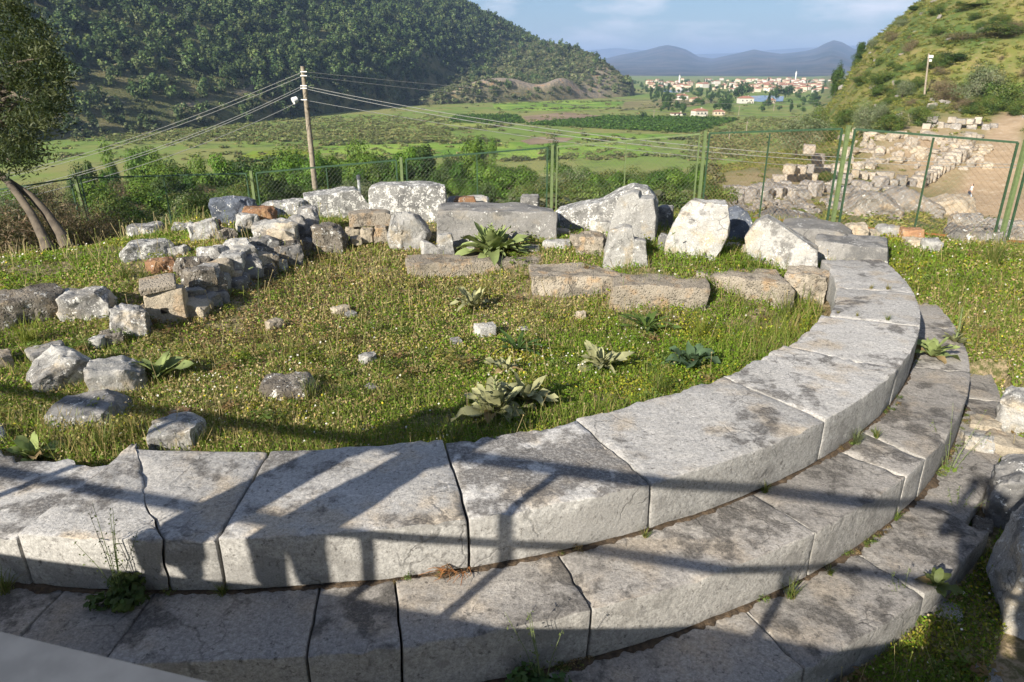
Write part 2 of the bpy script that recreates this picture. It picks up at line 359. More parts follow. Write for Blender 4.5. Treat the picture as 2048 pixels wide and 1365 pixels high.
# ground material: zones are real kinds of ground (soil, meadow, track, scree)
def ground_mat():
    m = NT('earth'); v = m.coords(False)
    z = m.t.nodes.new('ShaderNodeAttribute'); z.attribute_name = 'tint'
    sp = m.t.nodes.new('ShaderNodeSeparateColor'); m.l(z.outputs['Color'], sp.inputs[0])
    n1 = m.noise(v, .9, 8, .65); n2 = m.noise(v, .06, 8, .65); n3 = m.noise(v, 14, 6, .7); n4 = m.noise(v, .35, 7, .7)
    near = m.mix(m.ramp(n1, .4, .62), (.085, .095, .030), (.16, .125, .065))
    near = m.mix(m.ramp(n3, .42, .62), near, (.33, .255, .165))
    far = m.mix(m.ramp(n4, .40, .60), (.16, .17, .04), (.24, .20, .075))
    far = m.mix(m.ramp(n2, .42, .62), far, (.085, .13, .03))
    far = m.mix(m.ramp(n1, .56, .72), far, (.26, .21, .12))
    c = m.mix(sp.outputs['Red'], near, far)
    dirt = m.mix(m.ramp(n4, .35, .65), (.46, .34, .22), (.37, .27, .17)); dirt = m.mix(m.ramp(n1, .5, .75), dirt, (.55, .45, .33))
    c = m.mix(m.math('MINIMUM', sp.outputs['Green'], 1.), c, dirt)
    val = m.mix(m.ramp(m.noise(v, .012, 8, .65), .40, .60), (.17, .25, .045), (.25, .25, .08))
    val = m.mix(m.ramp(m.noise(v, .07, 8, .7), .5, .68), val, (.10, .14, .035))
    c = m.mix(sp.outputs['Blue'], c, val)
    m.color(c); m.b.inputs['Roughness'].default_value = 1
    m.bump(n1, .8, .15, m.bump(n3, .6, .03)); return m.m
M['earth'] = ground_mat()

# ------------------------------------------------------------------ ground sheet
azs = np.r_[np.arange(-180, -52, 8.), np.arange(-52, 52, .4), np.arange(52, 180, 8.)]
rs = np.r_[[.02, .4, .8, 1.2], np.arange(1.5, 16, .12), np.geomspace(16, 700, 150)[0:], np.geomspace(800, 60000, 30)]
AZ, RR = np.meshgrid(np.radians(azs), rs, indexing='ij')
X = RR * np.sin(AZ); Y = RR * np.cos(AZ); Z = G(X, Y)
dd = RR; az_ = np.degrees(AZ)
far_w = ss(10, 18, dd)
# the dirt track climbing on the right and the trampled ground below it
tr_c = np.interp(dd, [40, 70, 92, 130, 165, 220], [38, 35.5, 34.0, 34.0, 35.5, 42]); tr_w = np.interp(dd, [40, 70, 95, 130, 165], [5, 4.2, 2.6, 1.15, 1.1])
track = np.clip(1.25 - np.abs(az_ - tr_c) / tr_w, 0, 1) * ss(40, 60, dd) * (1 - ss(190, 220, dd))
heap = np.clip(1.3 - np.hypot((az_ - 30) / 4.0, (dd - 112) / 26), 0, 1) + .55 * np.clip(1.4 - np.hypot((az_ - 22) / 7, (dd - 58) / 22), 0, 1)
green = np.clip(np.maximum(track * 1.4, heap), 0, 1)
blue = ss(-33, -35.2, -(-Z)) if False else (1 - ss(-34.5, -30, Z)) * ss(120, 200, dd)
V = np.stack([X, Y, Z], -1).reshape(-1, 3)
na, nr = AZ.shape
ii, jj = np.meshgrid(np.arange(na), np.arange(nr - 1), indexing='ij'); i2 = (ii + 1) % na
Fq = np.stack([ii * nr + jj, ii * nr + jj + 1, i2 * nr + jj + 1, i2 * nr + jj], -1).reshape(-1, 4)
gm = npmesh('ground', V, Fq, True, np.stack([far_w, green, blue], -1).reshape(-1, 3))
tag(link('ground', gm, M['earth']), kind='structure')

# ------------------------------------------------------------------ stones
def lattice(nx, ny, nz, bev):
    """surface of a subdivided box as unit coords (0..1), with extra lines bev=(bx,by,bz) from each edge"""
    def line(n, b): return np.unique(np.round(np.r_[0, b, np.linspace(b, 1 - b, max(n, 2)), 1 - b, 1], 6))
    A = [line(n, b) for n, b in zip((nx, ny, nz), bev)]; N = [len(a) for a in A]
    idx = -np.ones(N, int); c = 0; P = []
    for i in range(N[0]):
        for j in range(N[1]):
            for k in range(N[2]):
                if i in (0, N[0] - 1) or j in (0, N[1] - 1) or k in (0, N[2] - 1):
                    idx[i, j, k] = c; c += 1; P.append((A[0][i], A[1][j], A[2][k]))
    Fs = []
    for a in range(3):
        b, d = (a + 1) % 3, (a + 2) % 3
        for side in (0, N[a] - 1):
            for p in range(N[b] - 1):
                for q in range(N[d] - 1):
                    def I(pp, qq):
                        t = [0, 0, 0]; t[a] = side; t[b] = pp; t[d] = qq; return idx[tuple(t)]
                    f = (I(p, q), I(p + 1, q), I(p + 1, q + 1), I(p, q + 1))
                    Fs.append(f if side else f[::-1])
    return np.array(P), np.array(Fs)
def nvec(P, sc, seed, oct=4, rough=.55):
    out = np.empty((len(P), 3)); off = Vector((seed * 7.13, seed * 3.7, seed * 1.9))
    for i, p in enumerate(P):
        q = Vector(p) * sc + off; v = Vector((0, 0, 0)); a = 1.0
        for o in range(oct): v += mnoise.noise_vector(q) * a; q = q * 2.03; a *= rough
        out[i] = v
    return out
def prof(pts, u):
    pts = np.array(pts, float); return np.interp(u, pts[:, 0], pts[:, 1])
def rock_mesh(name, w, t, h, seed, rnd=.25, rough=.05, chips=4, top=None, left=None, right=None, res=9, back=None):
    """a stone: a box with worn edges, broken corners and an uneven surface; origin at the middle of its base"""
    mnd = min(w, t, h); rad = max(mnd * rnd, .004)
    k = lambda s: int(np.clip(round(res * s / max(w, t, h)) + 2, 4, 26))
    P, Fs = lattice(k(w), k(t), k(h), (min(rad / w, .3) * .6, min(rad / t, .3) * .6, min(rad / h, .3) * .6))
    D = np.array([w, t, h]); Q = (P - .5) * D
    half = D / 2; q = np.clip(Q, -half + rad, half - rad); dv = Q - q; ln = np.linalg.norm(dv, axis=1, keepdims=True)
    Q = np.where(ln > 1e-6, q + dv / np.maximum(ln, 1e-9) * np.minimum(ln, rad), Q)
    r = np.random.default_rng(seed)
    for _ in range(chips):
        n = r.normal(size=3); n /= np.linalg.norm(n)
        if n[2] < -.2: n[2] *= -1
        sup = (np.abs(n) * half).sum(); dcut = sup * r.uniform(.64, .9)
        e = Q @ n - dcut; Q = Q - np.where(e > 0, e, 0)[:, None] * n * .95
    Q = Q + nvec(Q, 2.2 / mnd ** .6 / max(w, t, h) ** .4, seed, 4) * rough * mnd + nvec(Q, 9 / mnd, seed + 5, 2) * rough * .22 * mnd
    u = np.clip(Q[:, 0] / w + .5, 0, 1); v = np.clip(Q[:, 2] / h + .5, 0, 1)
    Z = (Q[:, 2] / h + .5) * (prof(top, u) if top else 1.0) * h
    Xn = Q[:, 0] / w + .5
    if left or right:
        l = prof(left, v) if left else 0.; rr = prof(right, v) if right else 1.
        Xn = l + (rr - l) * Xn
    Yn = Q[:, 1] + (prof(back, v) * t if back else 0)
    W = np.stack([(Xn - .5) * w, Yn, Z], -1)
    me = npmesh(name, W, Fs, True); me.set_sharp_from_angle(angle=R_(27)); return me
SEED = [100]
def stone(name, label, cat, x0, x1, y0, y1, zb, t, mat, rz=0., tilt=(0, 0), sink=.06, group=None, **k):
    """a stone whose front foot stands at the given place on level zb and that spans the given width and height"""
    SEED[0] += 1
    k['rnd'] = k.get('rnd', .25) * .6; k['chips'] = 1 if name == 'foundation_block' else k.get('chips', 4) + (0 if ('top' in k or 'left' in k or 'right' in k) else 3)
    k['res'] = int(k.get('res', 10) * 1.5); k['rough'] = k.get('rough', .05) * 1.35
    pc = (x0 + x1) / 2; p = hit(pc, y1, zb) if zb is not None else ghit(pc, y1)
    d = ray(pc, y1); D = p[1] * _c - (p[2] - EYE) * _s
    w = (x1 - x0) / F_PX * D; ph = (y1 - y0) / F_PX * D
    al = math.atan2(EYE - p[2], math.hypot(p[0], p[1]))
    h = max((ph - t * math.sin(al)) / math.cos(al), .3 * min(w, t), .02)
    fw = Vector((p[0], p[1], 0)).normalized()
    c = Vector(p) + fw * (t / 2)
    me = rock_mesh(name, w, t, h + sink, SEED[0], **k)
    o = link(name, me, mat, None, (c.x, c.y, p[2] - sink), (tilt[0], tilt[1], rz - math.atan2(p[0], p[1])))
    tag(o, label, cat, group); return o

# ---- the stepped ring
def ang(px, py, z):
    p = hit(px, py, z); return math.atan2(p[1] - CY, p[0] - CX)
def jit(r, z, j, amp):
    if amp == 0: return 0.0
    return amp * (mnoise.noise(Vector((r * 3.1, z * 4, j * 9.7))) + .6 * mnoise.noise(Vector((r * 11, z * 9, j * 5.1))) + .25 * mnoise.noise(Vector((r * 30, z * 25, j * 2.1))))
def ring_block(name, label, r0, r1, z0, z1, ja, jb, seed, rag=.03, gap=.006, mat=None, group=None, dz=0., tiltz=0.):
    """ja, jb: (inner angle, outer angle, joint number, wobble) of the two joints"""
    w = abs(jb[1] - ja[1]) * r1; t = r1 - r0; h = z1 - z0; rad = .014
    P, Fs = lattice(int(np.clip(w / .055, 6, 40)), int(np.clip(t / .055, 5, 20)), int(np.clip(h / .06, 4, 8)), (rad / w, rad / t, rad / h))
    D = np.array([w, t, h]); Q = (P - .5) * D; half = D / 2
    q = np.clip(Q, -half + rad, half - rad); dv = Q - q; ln = np.linalg.norm(dv, axis=1, keepdims=True)
    Q = np.where(ln > 1e-6, q + dv / np.maximum(ln, 1e-9) * np.minimum(ln, rad * .72), Q)
    nz = nvec(Q, 3.0, seed, 4); nf = nvec(Q, 19, seed + 3, 3)
    W = np.empty_like(Q); ev = np.minimum(np.minimum(P[:, 0], 1 - P[:, 0]) * w, np.minimum(P[:, 1], 1 - P[:, 1]) * t)
    for i in range(len(Q)):
        u = Q[i, 0] / w + .5; v = Q[i, 1] / t + .5; z = z0 + (Q[i, 2] / h + .5) * h
        r = r0 + v * t
        inn = max(0.0, 1 - v * 3.2)
        r += nz[i, 1] * .006 + nf[i, 1] * .004 + inn * rag * (mnoise.noise(Vector((u * w * 2.1, seed, 0))) + .6 * mnoise.noise(Vector((u * w * 7, seed, z * 3))) + .3 * mnoise.noise(Vector((u * w * 19, seed, z * 8))) + .3)
        aa = ja[0] + (ja[1] - ja[0]) * v + (gap * .5 + jit(r, z, ja[2], ja[3])) / r
        ab = jb[0] + (jb[1] - jb[0]) * v + (-gap * .5 + jit(r, z, jb[2], jb[3])) / r
        a = aa + (ab - aa) * u
        z += nz[i, 2] * .005 + nf[i, 2] * .0035 + dz + tiltz * (v - .5)
        # chipped arrises
        if ev[i] < .03 and P[i, 2] > .5: z -= max(0., nf[i, 0] - .18) * .04 + max(0., nz[i, 0] - .35) * .05
        W[i] = (CX + r * math.cos(a), CY + r * math.sin(a), z)
    c = W.mean(0); c[2] = z0; W = W - c
    me = npmesh(name, W, Fs, True); me.set_sharp_from_angle(angle=R_(42))
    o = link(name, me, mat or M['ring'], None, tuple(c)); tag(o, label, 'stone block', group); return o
def J(n, inn, out, z, amp=.004): return (ang(*inn, z), ang(*out, z), n, amp)
R1, R2, R3 = 6.9, 7.4, 7.91
j1 = [J(1, (150, 975), (35, 1063), 0, .008), J(2, (228, 925), (323, 1078), 0, .035), J(3, (545, 890), (430, 1083), 0, .006), J(4, (885, 868), (938, 1043), 0, .008),
      J(5, (1160, 845), (1304, 965), 0, .018), J(6, (1437, 748), (1648, 838), 0, .004), J(7, (1572, 692), (1796, 738), 0, .004), J(8, (1645, 630), (1847, 654), 0, .006),
      J(9, (1647, 574), (1846, 588), 0, .006), J(10, (1640, 520), (1797, 519), 0, .012)]
jm = (j1[0][0] - .22, j1[0][1] - .20, 0, .01)
TL = ['broken top ring block at the far left end, with rough dark inner edge', 'top ring block left of the curved crack, partly in the shadow stripes',
      'top ring block piece right of the curved crack with a large dark stain', 'top ring block carrying the shadows of two visitors',
      'top ring block with a slanting thin post shadow, near front middle', 'longest top ring block, dark stained patch along its right end',
      'top ring block with one round dark stain near its outer edge', 'smooth pale top ring block before the tufted joint',
      'uneven top ring block with yellow tufts along its near joint and dark streaks', 'smooth farthest top ring block beside the meadow on the right']
js = [jm] + j1
for i in range(10):
    rin = [6.05, 5.86, 5.92, 5.93, 5.97, 5.93, 5.93, 5.98, 6.06, 6.07][i]
    ring_block('ring_block', TL[i], rin, R1, -.356, 0, js[i], js[i + 1], 20 + i, [.16, .06, .05, .06, .05, .04, .05, .03, .04, .03][i], [.007, .010, .008, .008, .007, .007, .003, .004, .007, .006, .012][i],
               dz=[-.035, 0, 0, .004, 0, 0, .003, .0, .012, .004][i])
j2 = [(-2.42, -2.42, 20, 0.), J(21, (60, 1240), (-20, 1330), -.36), J(22, (265, 1245), (205, 1322), -.36), J(23, (632, 1195), (610, 1322), -.36), J(24, (785, 1175), (800, 1297), -.36, .01), J(25, (1125, 1125), (1187, 1225), -.36, .012),
      J(26, (1530, 1003), (1632, 1064), -.36, .006), J(27, (1690, 907), (1809, 951), -.36), J(28, (1764, 872), (1850, 916), -.36), J(29, (1856, 748), (1940, 742), -.36), J(30, (1842, 660), (1915, 655), -.36), J(31, (1800, 535), (1830, 548), -.36)]
TL2 = ['second step block cut by the left picture edge, in deep shade under the top ring', 'second step block in deep shade at the bottom left corner', 'second step block in shade below the two visitor shadows', 'narrow second step block in shade, joint to its right filled with soil',
       'second step block with large dark and white blotches, half shaded', 'wide sunlit second step block crossed by the lower rail shadow', 'second step block crossed by the dark upper rail shadow on its right',
       'short second step block between two close joints', 'second step block with a small square cutting on top', 'second step block behind the grey leaved plant', 'farthest second step block disappearing under the meadow']
for i in range(11):
    a, b = j2[i], j2[i + 1]
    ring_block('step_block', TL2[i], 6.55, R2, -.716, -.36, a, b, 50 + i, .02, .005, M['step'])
j3 = [J(40, (600, 1420), (560, 1480), -.72), J(41, (1090, 1345), (1120, 1440), -.72), J(42, (1524, 1242), (1611, 1337), -.72, .008), J(43, (1722, 1105), (1812, 1168), -.72), J(44, (1850, 1000), (1905, 1030), -.72), J(45, (1940, 800), (1985, 800), -.72), J(46, (1930, 690), (1965, 690), -.72)]
TL3 = ['lowest step block in deep shade at the bottom edge', 'lowest step block half in shade with black blotches', 'lowest step block with the slim post shadow', 'lowest step block half buried in weeds on the right',
       'low step block showing between the second step and the right meadow', 'farthest lowest step block at the meadow edge']
for i in range(6):
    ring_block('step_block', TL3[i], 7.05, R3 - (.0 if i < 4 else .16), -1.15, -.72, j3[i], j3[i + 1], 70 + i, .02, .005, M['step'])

# ---- named stones: kind, label, x0 x1 y0 y1, level, thickness, material, options
S = stone
# pieces lying at the far end of the ring
S('slab', 'low flat grey slab at the far end of the ring, white lichen along its edge', 'slab', 1628, 1772, 484, 522, -.10, .75, M['grey'], rnd=.1, chips=1, rough=.03, right=[(0, 1), (1, .93)], sink=.1)
S('slab', 'farthest smooth grey slab beside the fence post, behind the ring end', 'slab', 1560, 1696, 446, 492, -.06, .85, M['grey'], rnd=.12, chips=2, rough=.03, sink=.1, top=[(0, .9), (.5, 1), (.8, .96), (1, .7)])
# foundation row of conglomerate
S('foundation_block', 'low conglomerate foundation block under the large mullein, mostly sunk in grass', 'stone block', 812, 1090, 503, 550, -.24, .55, M['conglomerate'], .12, rnd=.06, rough=.06, chips=2, sink=.15, res=16)
S('foundation_block', 'conglomerate foundation block in front of the small beige boulders', 'stone block', 1056, 1232, 524, 600, -.40, .65, M['conglomerate'], .1, rnd=.06, rough=.055, chips=2, sink=.15, res=16)
S('foundation_block', 'largest conglomerate foundation block, in front of the two standing slabs', 'stone block', 1218, 1408, 538, 626, -.45, .7, M['conglomerate'], .05, rnd=.06, rough=.05, chips=2, sink=.15, res=16)
S('foundation_block', 'conglomerate foundation block below the tilted slab', 'stone block', 1390, 1578, 530, 606, -.38, .6, M['conglomerate'], -.02, rnd=.06, rough=.055, chips=2, sink=.15, res=16)
S('foundation_block', 'short conglomerate foundation block touching the ring wall', 'stone block', 1568, 1646, 530, 602, -.37, .5, M['conglomerate'], 0, rnd=.06, rough=.06, chips=2, sink=.15, res=14)
# back row
S('marble_block', 'long white lichened block, left one of the two on the rear wall', 'stone block', 611, 737, 374, 420, .12, .5, M['lichen'], .05, rnd=.06, chips=2, rough=.03, top=[(0, .86), (.6, 1), (1, 1)], sink=.25)
S('marble_block', 'thick lichened block standing highest on the rear wall behind the round boulder', 'stone block', 742, 894, 361, 428, .1, .5, M['lichen'], -.04, rnd=.1, chips=2, rough=.035, top=[(0, .9), (.12, 1), (1, .96)], sink=.2)
S('marble_block', 'long smooth grey block with water stains behind the big mullein', 'stone block', 870, 1112, 402, 492, -.06, .72, M['grey'], .02, rnd=.09, chips=1, rough=.025, left=[(0, 0), (1, .03)], sink=.1, res=16)
S('boulder', 'broad pale boulder with ragged white lichen top sloping up to the right', 'boulder', 1108, 1312, 362, 458, .05, .6, M['lichen'], 0, rnd=.2, chips=3, rough=.05, top=[(0, .5), (.1, .56), (.25, .66), (.45, .72), (.6, .88), (.75, 1), (.9, .98), (1, .8)], sink=.2, res=16)
S('standing_slab', 'tall pale standing slab leaning on the lichened boulder', 'slab', 1218, 1312, 376, 492, .0, .34, M['marble'], -.1, rnd=.14, chips=3, rough=.05, left=[(0, .0), (.6, .04), (1, .18)], right=[(0, 1), (.7, .97), (1, .9)], top=[(0, .9), (.4, 1), (.55, .97), (.6, .9), (1, .88)], sink=.12, res=15)
S('standing_slab', 'front white standing slab with a square notch at its top right', 'slab', 1204, 1294, 446, 534, -.08, .3, M['marble'], .06, rnd=.12, chips=3, rough=.05, left=[(0, -.02), (1, .12)], right=[(0, 1), (1, .92)], top=[(0, .92), (.35, 1), (.62, .99), (.66, .76), (1, .74)], sink=.1, res=15)
S('standing_slab', 'wide pale standing slab with straight slanted sides right of the notched one', 'slab', 1326, 1452, 396, 528, -.08, .42, M['marble'], -.08, rnd=.09, chips=3, rough=.04, left=[(0, .0), (.5, .06), (1, .27)], right=[(0, .76), (.25, .86), (.5, .98), (1, .98)], sink=.1, res=16)
S('standing_stone', 'narrow upright stone with white lichen edge behind the wide slab', 'boulder', 1446, 1492, 409, 484, .0, .4, M['bluegrey'], .3, rnd=.2, chips=3, rough=.06, top=[(0, .9), (.6, 1), (1, .9)], right=[(0, .8), (.7, 1), (1, .85)], sink=.1)
S('tilted_slab', 'pale slab tilted down to the right like a fallen lid at the end of the back row', 'slab', 1484, 1630, 428, 532, -.1, .3, M['marble'], 0, rnd=.1, chips=2, rough=.03, top=[(0, .62), (.12, .86), (.27, 1), (.42, .9), (1, .42)], left=[(0, .12), (1, 0)], right=[(0, 1), (1, .97)], sink=.05, res=16)
S('boulder', 'rounded pale boulder below the two lichened blocks', 'boulder', 774, 862, 420, 490, -.02, .4, M['marble'], 0, rnd=.3, chips=5, rough=.07, left=[(0, .05), (.4, 0), (1, .16)], right=[(0, .9), (.5, 1), (1, .72)], sink=.1, res=13)
S('cut_block', 'beige cut block laid on small masonry left of the round boulder', 'stone block', 700, 782, 418, 452, .12, .34, M['conglomerate'], 0, rnd=.12, chips=1, rough=.04, sink=.02)
for k, (a, b, c, d, mt) in enumerate([(692, 722, 452, 470, 'beige'), (722, 748, 454, 484, 'beige'), (748, 776, 450, 482, 'conglomerate'), (700, 724, 470, 488, 'beige')]):
    S('masonry_stone', 'small beige masonry stone packed under the beige cut block', 'stone', a, b, c, d, -.02, .22, M[mt], 0, rnd=.2, chips=2, rough=.06, sink=.03, group='small masonry under the beige cut block')
S('slab', 'thin flat slab on the rear wall under a small orange stone', 'slab', 893, 982, 391, 408, .14, .3, M['marble'], 0, rnd=.2, chips=2, sink=.12)
S('stone', 'small orange stone lying on the thin slab behind the grey block', 'stone', 906, 956, 392, 409, .2, .2, M['orange'], 0, rnd=.3, chips=3, rough=.06, sink=.02)
S('stone', 'small grey stone peeping over the long grey block near the fence', 'stone', 1040, 1078, 388, 408, .05, .3, M['grey'], 0, rnd=.2, chips=3, sink=.15)
S('stone', 'small white angular stone beside the front notched slab', 'stone', 1180, 1226, 434, 470, .03, .2, M['marble'], .2, rnd=.1, chips=5, sink=.08)
S('stone', 'small cream stone at the right foot of the long grey block', 'stone', 1106, 1140, 456, 478, -.03, .18, M['beige'], 0, rnd=.3, chips=3, sink=.05)
S('stone', 'flat grey stone at the lower right of the long grey block', 'stone', 1084, 1142, 476, 506, -.08, .25, M['marble'], 0, rnd=.25, chips=4, sink=.05)
S('stone', 'pitted beige boulder between the grey block and the notched slab', 'boulder', 1150, 1212, 464, 516, -.08, .3, M['conglomerate'], 0, rnd=.35, chips=3, rough=.09, sink=.05)
S('stone', 'slim beige stone left of the pitted beige boulder', 'stone', 1138, 1158, 466, 500, -.06, .2, M['conglomerate'], 0, rnd=.3, chips=2, sink=.05)
S('stone', 'small upright grey stone with orange top left of the big mullein', 'stone', 874, 910, 464, 506, -.06, .2, M['marble'], 0, rnd=.12, chips=3, sink=.05, left=[(0, 0), (1, .1)], right=[(0, 1), (1, .85)])
S('stone', 'small triangular white stone at the foot of the round boulder', 'stone', 843, 878, 478, 504, -.06, .15, M['marble'], .3, rnd=.1, chips=4, sink=.05, top=[(0, 1), (.4, .9), (1, .5)])
S('stone', 'slim grey stone wedged between the two largest standing slabs', 'stone', 1314, 1332, 466, 512, -.05, .2, M['grey'], 0, rnd=.25, chips=2, sink=.05)
S('stone', 'low grey stone half hidden right of the big mullein', 'stone', 1030, 1082, 488, 512, -.1, .2, M['grey'], 0, rnd=.2, chips=2, sink=.05)
S('stone', 'long pale stone behind the wide standing slab', 'stone', 1310, 1345, 408, 440, .1, .4, M['grey'], 0, rnd=.2, chips=2, sink=.3)
for k, (a, b, c, d, mt, lb) in enumerate([(1404, 1432, 510, 528, 'beige', 'small tan stone at the foot of the wide standing slab'), (1446, 1478, 484, 512, 'beige', 'tan stone under the narrow upright stone'), (1476, 1528, 488, 522, 'conglomerate', 'rust tan stone wedged under the tilted slab'), (1486, 1502, 510, 526, 'marble', 'tiny white stone before the tilted slab'),
      (1500, 1524, 512, 530, 'marble', 'small white flat stone at the left foot of the tilted slab'), (1536, 1570, 508, 530, 'beige', 'small tan stone under the middle of the tilted slab'), (930, 968, 480, 506, 'grey', 'small grey stone hidden left of the big mullein leaves')]):
    S('stone', lb, 'stone', a, b, c, d, -.1, .16, M[mt], .2 * k, rnd=.25, chips=4, rough=.07, sink=.04)
# left rubble wall
W_ = [('dark blue grey boulder standing behind the rubble wall', 418, 514, 390, 450, .1, .5, 'bluegrey', .18), ('rust orange stone on top of the rubble wall', 488, 552, 411, 440, .22, .3, 'orange', .3),
      ('low pale slab behind the orange stone', 512, 618, 398, 432, .1, .5, 'lichen', .2), ('grey upright stone at the high right end of the rubble wall', 604, 642, 411, 470, .02, .3, 'grey', .22),
      ('large rounded stone near the high end of the rubble wall', 518, 602, 434, 502, .0, .35, 'marble', .3), ('squared grey stone between two larger ones near the high end of the rubble wall', 572, 614, 430, 480, .04, .25, 'grey', .14),
      ('squared pale block midway along the rubble wall', 438, 502, 474, 530, .0, .3, 'marble', .12), ('small grey stone right of the squared pale block', 498, 534, 474, 514, .0, .22, 'grey', .25),
      ('rounded light boulder left of the squared pale block', 398, 462, 488, 538, .0, .3, 'marble', .36), ('dark speckled boulder on the rubble wall above the holed block', 354, 426, 506, 556, .0, .32, 'darkrock', .36),
      ('white topped flat boulder at the back of the rubble wall', 250, 348, 476, 526, .05, .45, 'lichen', .28), ('small white wedge stone right of the white topped boulder', 342, 382, 489, 520, .05, .2, 'marble', .2),
      ('orange brown stone in the middle of the rubble wall', 302, 354, 514, 554, .02, .25, 'orange', .25), ('white pointed stone at the back of the wall by the blue grey boulder', 384, 442, 434, 484, .12, .3, 'marble', .12),
      ('dark low stone right of the white pointed stone', 432, 474, 454, 486, .1, .25, 'darkrock', .3), ('small brown stone resting on the white pointed stone', 416, 442, 438, 460, .22, .12, 'orange', .25),
      ('white stone beneath the rust orange stone', 474, 518, 426, 456, .16, .22, 'marble', .28), ('pale block at the lower left end of the rubble wall', 236, 302, 604, 672, -.18, .3, 'marble', .1),
      ('long white block left of the rubble wall end', 124, 230, 568, 636, -.1, .42, 'marble', .12), ('long dark pitted block at the left edge of the meadow', -20, 124, 570, 650, -.1, .5, 'darkrock', .14),
      ('dark boulder low in the rubble wall face right of the holed block', 392, 452, 538, 606, -.18, .3, 'darkrock', .3), ('dark flat stone low in the middle of the wall face', 448, 504, 520, 566, -.15, .25, 'darkrock', .28),
      ('brown stone low in the wall face under the large rounded stone', 500, 556, 504, 550, -.15, .25, 'darkrock', .28), ('blue grey stone low in the wall face near its right end', 552, 606, 490, 534, -.13, .22, 'grey', .2),
      ('grey stone at the right foot of the wall', 604, 640, 474, 506, -.1, .22, 'grey', .2), ('dark boulder closing the wall at the inner corner', 628, 694, 444, 504, -.08, .35, 'darkrock', .33),
      ('pale flat stone behind the wall near the fence', 256, 326, 444, 474, .05, .4, 'lichen', .3), ('small pale stone in the grass behind the wall', 346, 388, 444, 466, .08, .25, 'marble', .3),
      ('orange chip wedged in the wall near its right end', 604, 632, 464, 482, -.02, .15, 'orange', .25), ('small blue grey stone wedged above the wall foot', 586, 612, 456, 486, -.03, .16, 'grey', .2),
      ('small stone wedged beside the pale masonry at the wall foot', 586, 606, 478, 500, -.08, .14, 'grey', .25)]
for k, (lb, a, b, c, d, zb, t, mt, rn) in enumerate(W_):
    S('wall_stone', lb, 'stone', a, b, c, d, zb, t, M[mt], random.uniform(-.35, .35), (random.uniform(-.06, .06), random.uniform(-.08, .08)), rnd=rn, chips=5, rough=.07, sink=.1, res=12)
hb = empty('holed_block', (0, 0, 0))
p = hit(336, 642, -.18); hb.location = p; hb.rotation_euler = (0, 0, .32); tag(hb, 'pale block with a square hole and a flat tile lid at the rubble wall end', 'stone block')
me = rock_mesh('block', .40, .34, .40, 901, .06, .03, 2); link('block', me, M['beige'], hb, (0, .17, -.05))
me = rock_mesh('cover_slab', .36, .34, .075, 902, .15, .03, 2); link('cover_slab', me, M['conglomerate'], hb, (-.05, .14, .352), (.12, -.12, .1))
mb = MB(); mb.box((-.02, -.003, .12), (.06, .02, .06)); mb.build('hole', simple_mat('dark_hole', (.02, .018, .015)), hb)  # near-black box on the face, its colour standing for shade in the hole
rr = random.Random(5)
for c in range(3):
    n_ = [13, 12, 10][c]
    for k in range(n_):
        u = (k + .5 + rr.uniform(-.2, .2)) / n_; w = rr.uniform(15, 27); px = 384 + (252 - c * 8) * u; py = 622 - 120 * u - c * (30 - 6 * u) + rr.uniform(-5, 5)
        S('wall_stone', 'small fitted stone in the shaded face of the rubble wall', 'stone', px - w, px + w, py - w * 1.15, py + w * .5, [-.18, -.05, .07][c], .34, M[rr.choice(['marble', 'grey', 'darkrock', 'grey', 'beige'])], rr.uniform(-.4, .4), (rr.uniform(-.1, .1), rr.uniform(-.15, .15)), rnd=.2, chips=5, rough=.07, sink=.06, res=7, group='fitted stones in the rubble wall face')
for k in range(26):
    u = rr.random(); px = 200 + 440 * u; py = 672 - 190 * u + rr.uniform(-8, 10) + (12 if u < .2 else 0); s = rr.uniform(9, 20)
    S('rubble_stone', 'small loose rubble stone along the foot of the wall', 'stone', px - s, px + s, py - s * 1.0, py + s * .5, -.17, .12, M[rr.choice(['marble', 'grey', 'beige', 'darkrock', 'orange'])], rr.uniform(-1, 1), rnd=.25, chips=4, rough=.07, sink=.02, res=6, group='small rubble along the wall')
# left foreground and meadow
S('boulder', 'pale rock with a high pointed back in the left foreground', 'boulder', 72, 190, 686, 782, -.24, .42, M['marble'], .2, (.05, .0), rnd=.12, chips=5, rough=.06, top=[(0, .62), (.3, .8), (.55, 1), (.75, .95), (1, .6)], left=[(0, .2), (.7, 0), (1, 0)], sink=.06, res=15)
S('cut_block', 'squared pale block right of the pointed rock in the left foreground', 'stone block', 190, 294, 708, 794, -.22, .36, M['marble'], -.12, (0, .04), rnd=.1, chips=3, rough=.05, sink=.06, res=15)
S('slab', 'flat tilted slab sunk in the left foreground grass', 'slab', 118, 264, 792, 866, -.22, .5, M['grey'], -.3, (0, -.06), rnd=.12, chips=3, rough=.05, sink=.06, res=14)
S('stone', 'small grey stone behind the sunken flat slab', 'stone', 108, 164, 806, 842, -.22, .2, M['grey'], .2, rnd=.2, chips=4, sink=.04)
S('stone', 'flat grey stone behind the pointed rock', 'stone', 66, 132, 692, 720, -.18, .3, M['grey'], .2, rnd=.25, chips=3, sink=.04)
S('stone', 'pale stone cut by the left edge behind the pointed rock', 'stone', -20, 24, 698, 734, -.18, .25, M['beige'], 0, rnd=.2, chips=3, sink=.04)
S('stone', 'blue grey stone at the left edge beside the ring end', 'stone', -25, 18, 846, 906, -.2, .25, M['bluegrey'], 0, rnd=.2, chips=4, sink=.04)
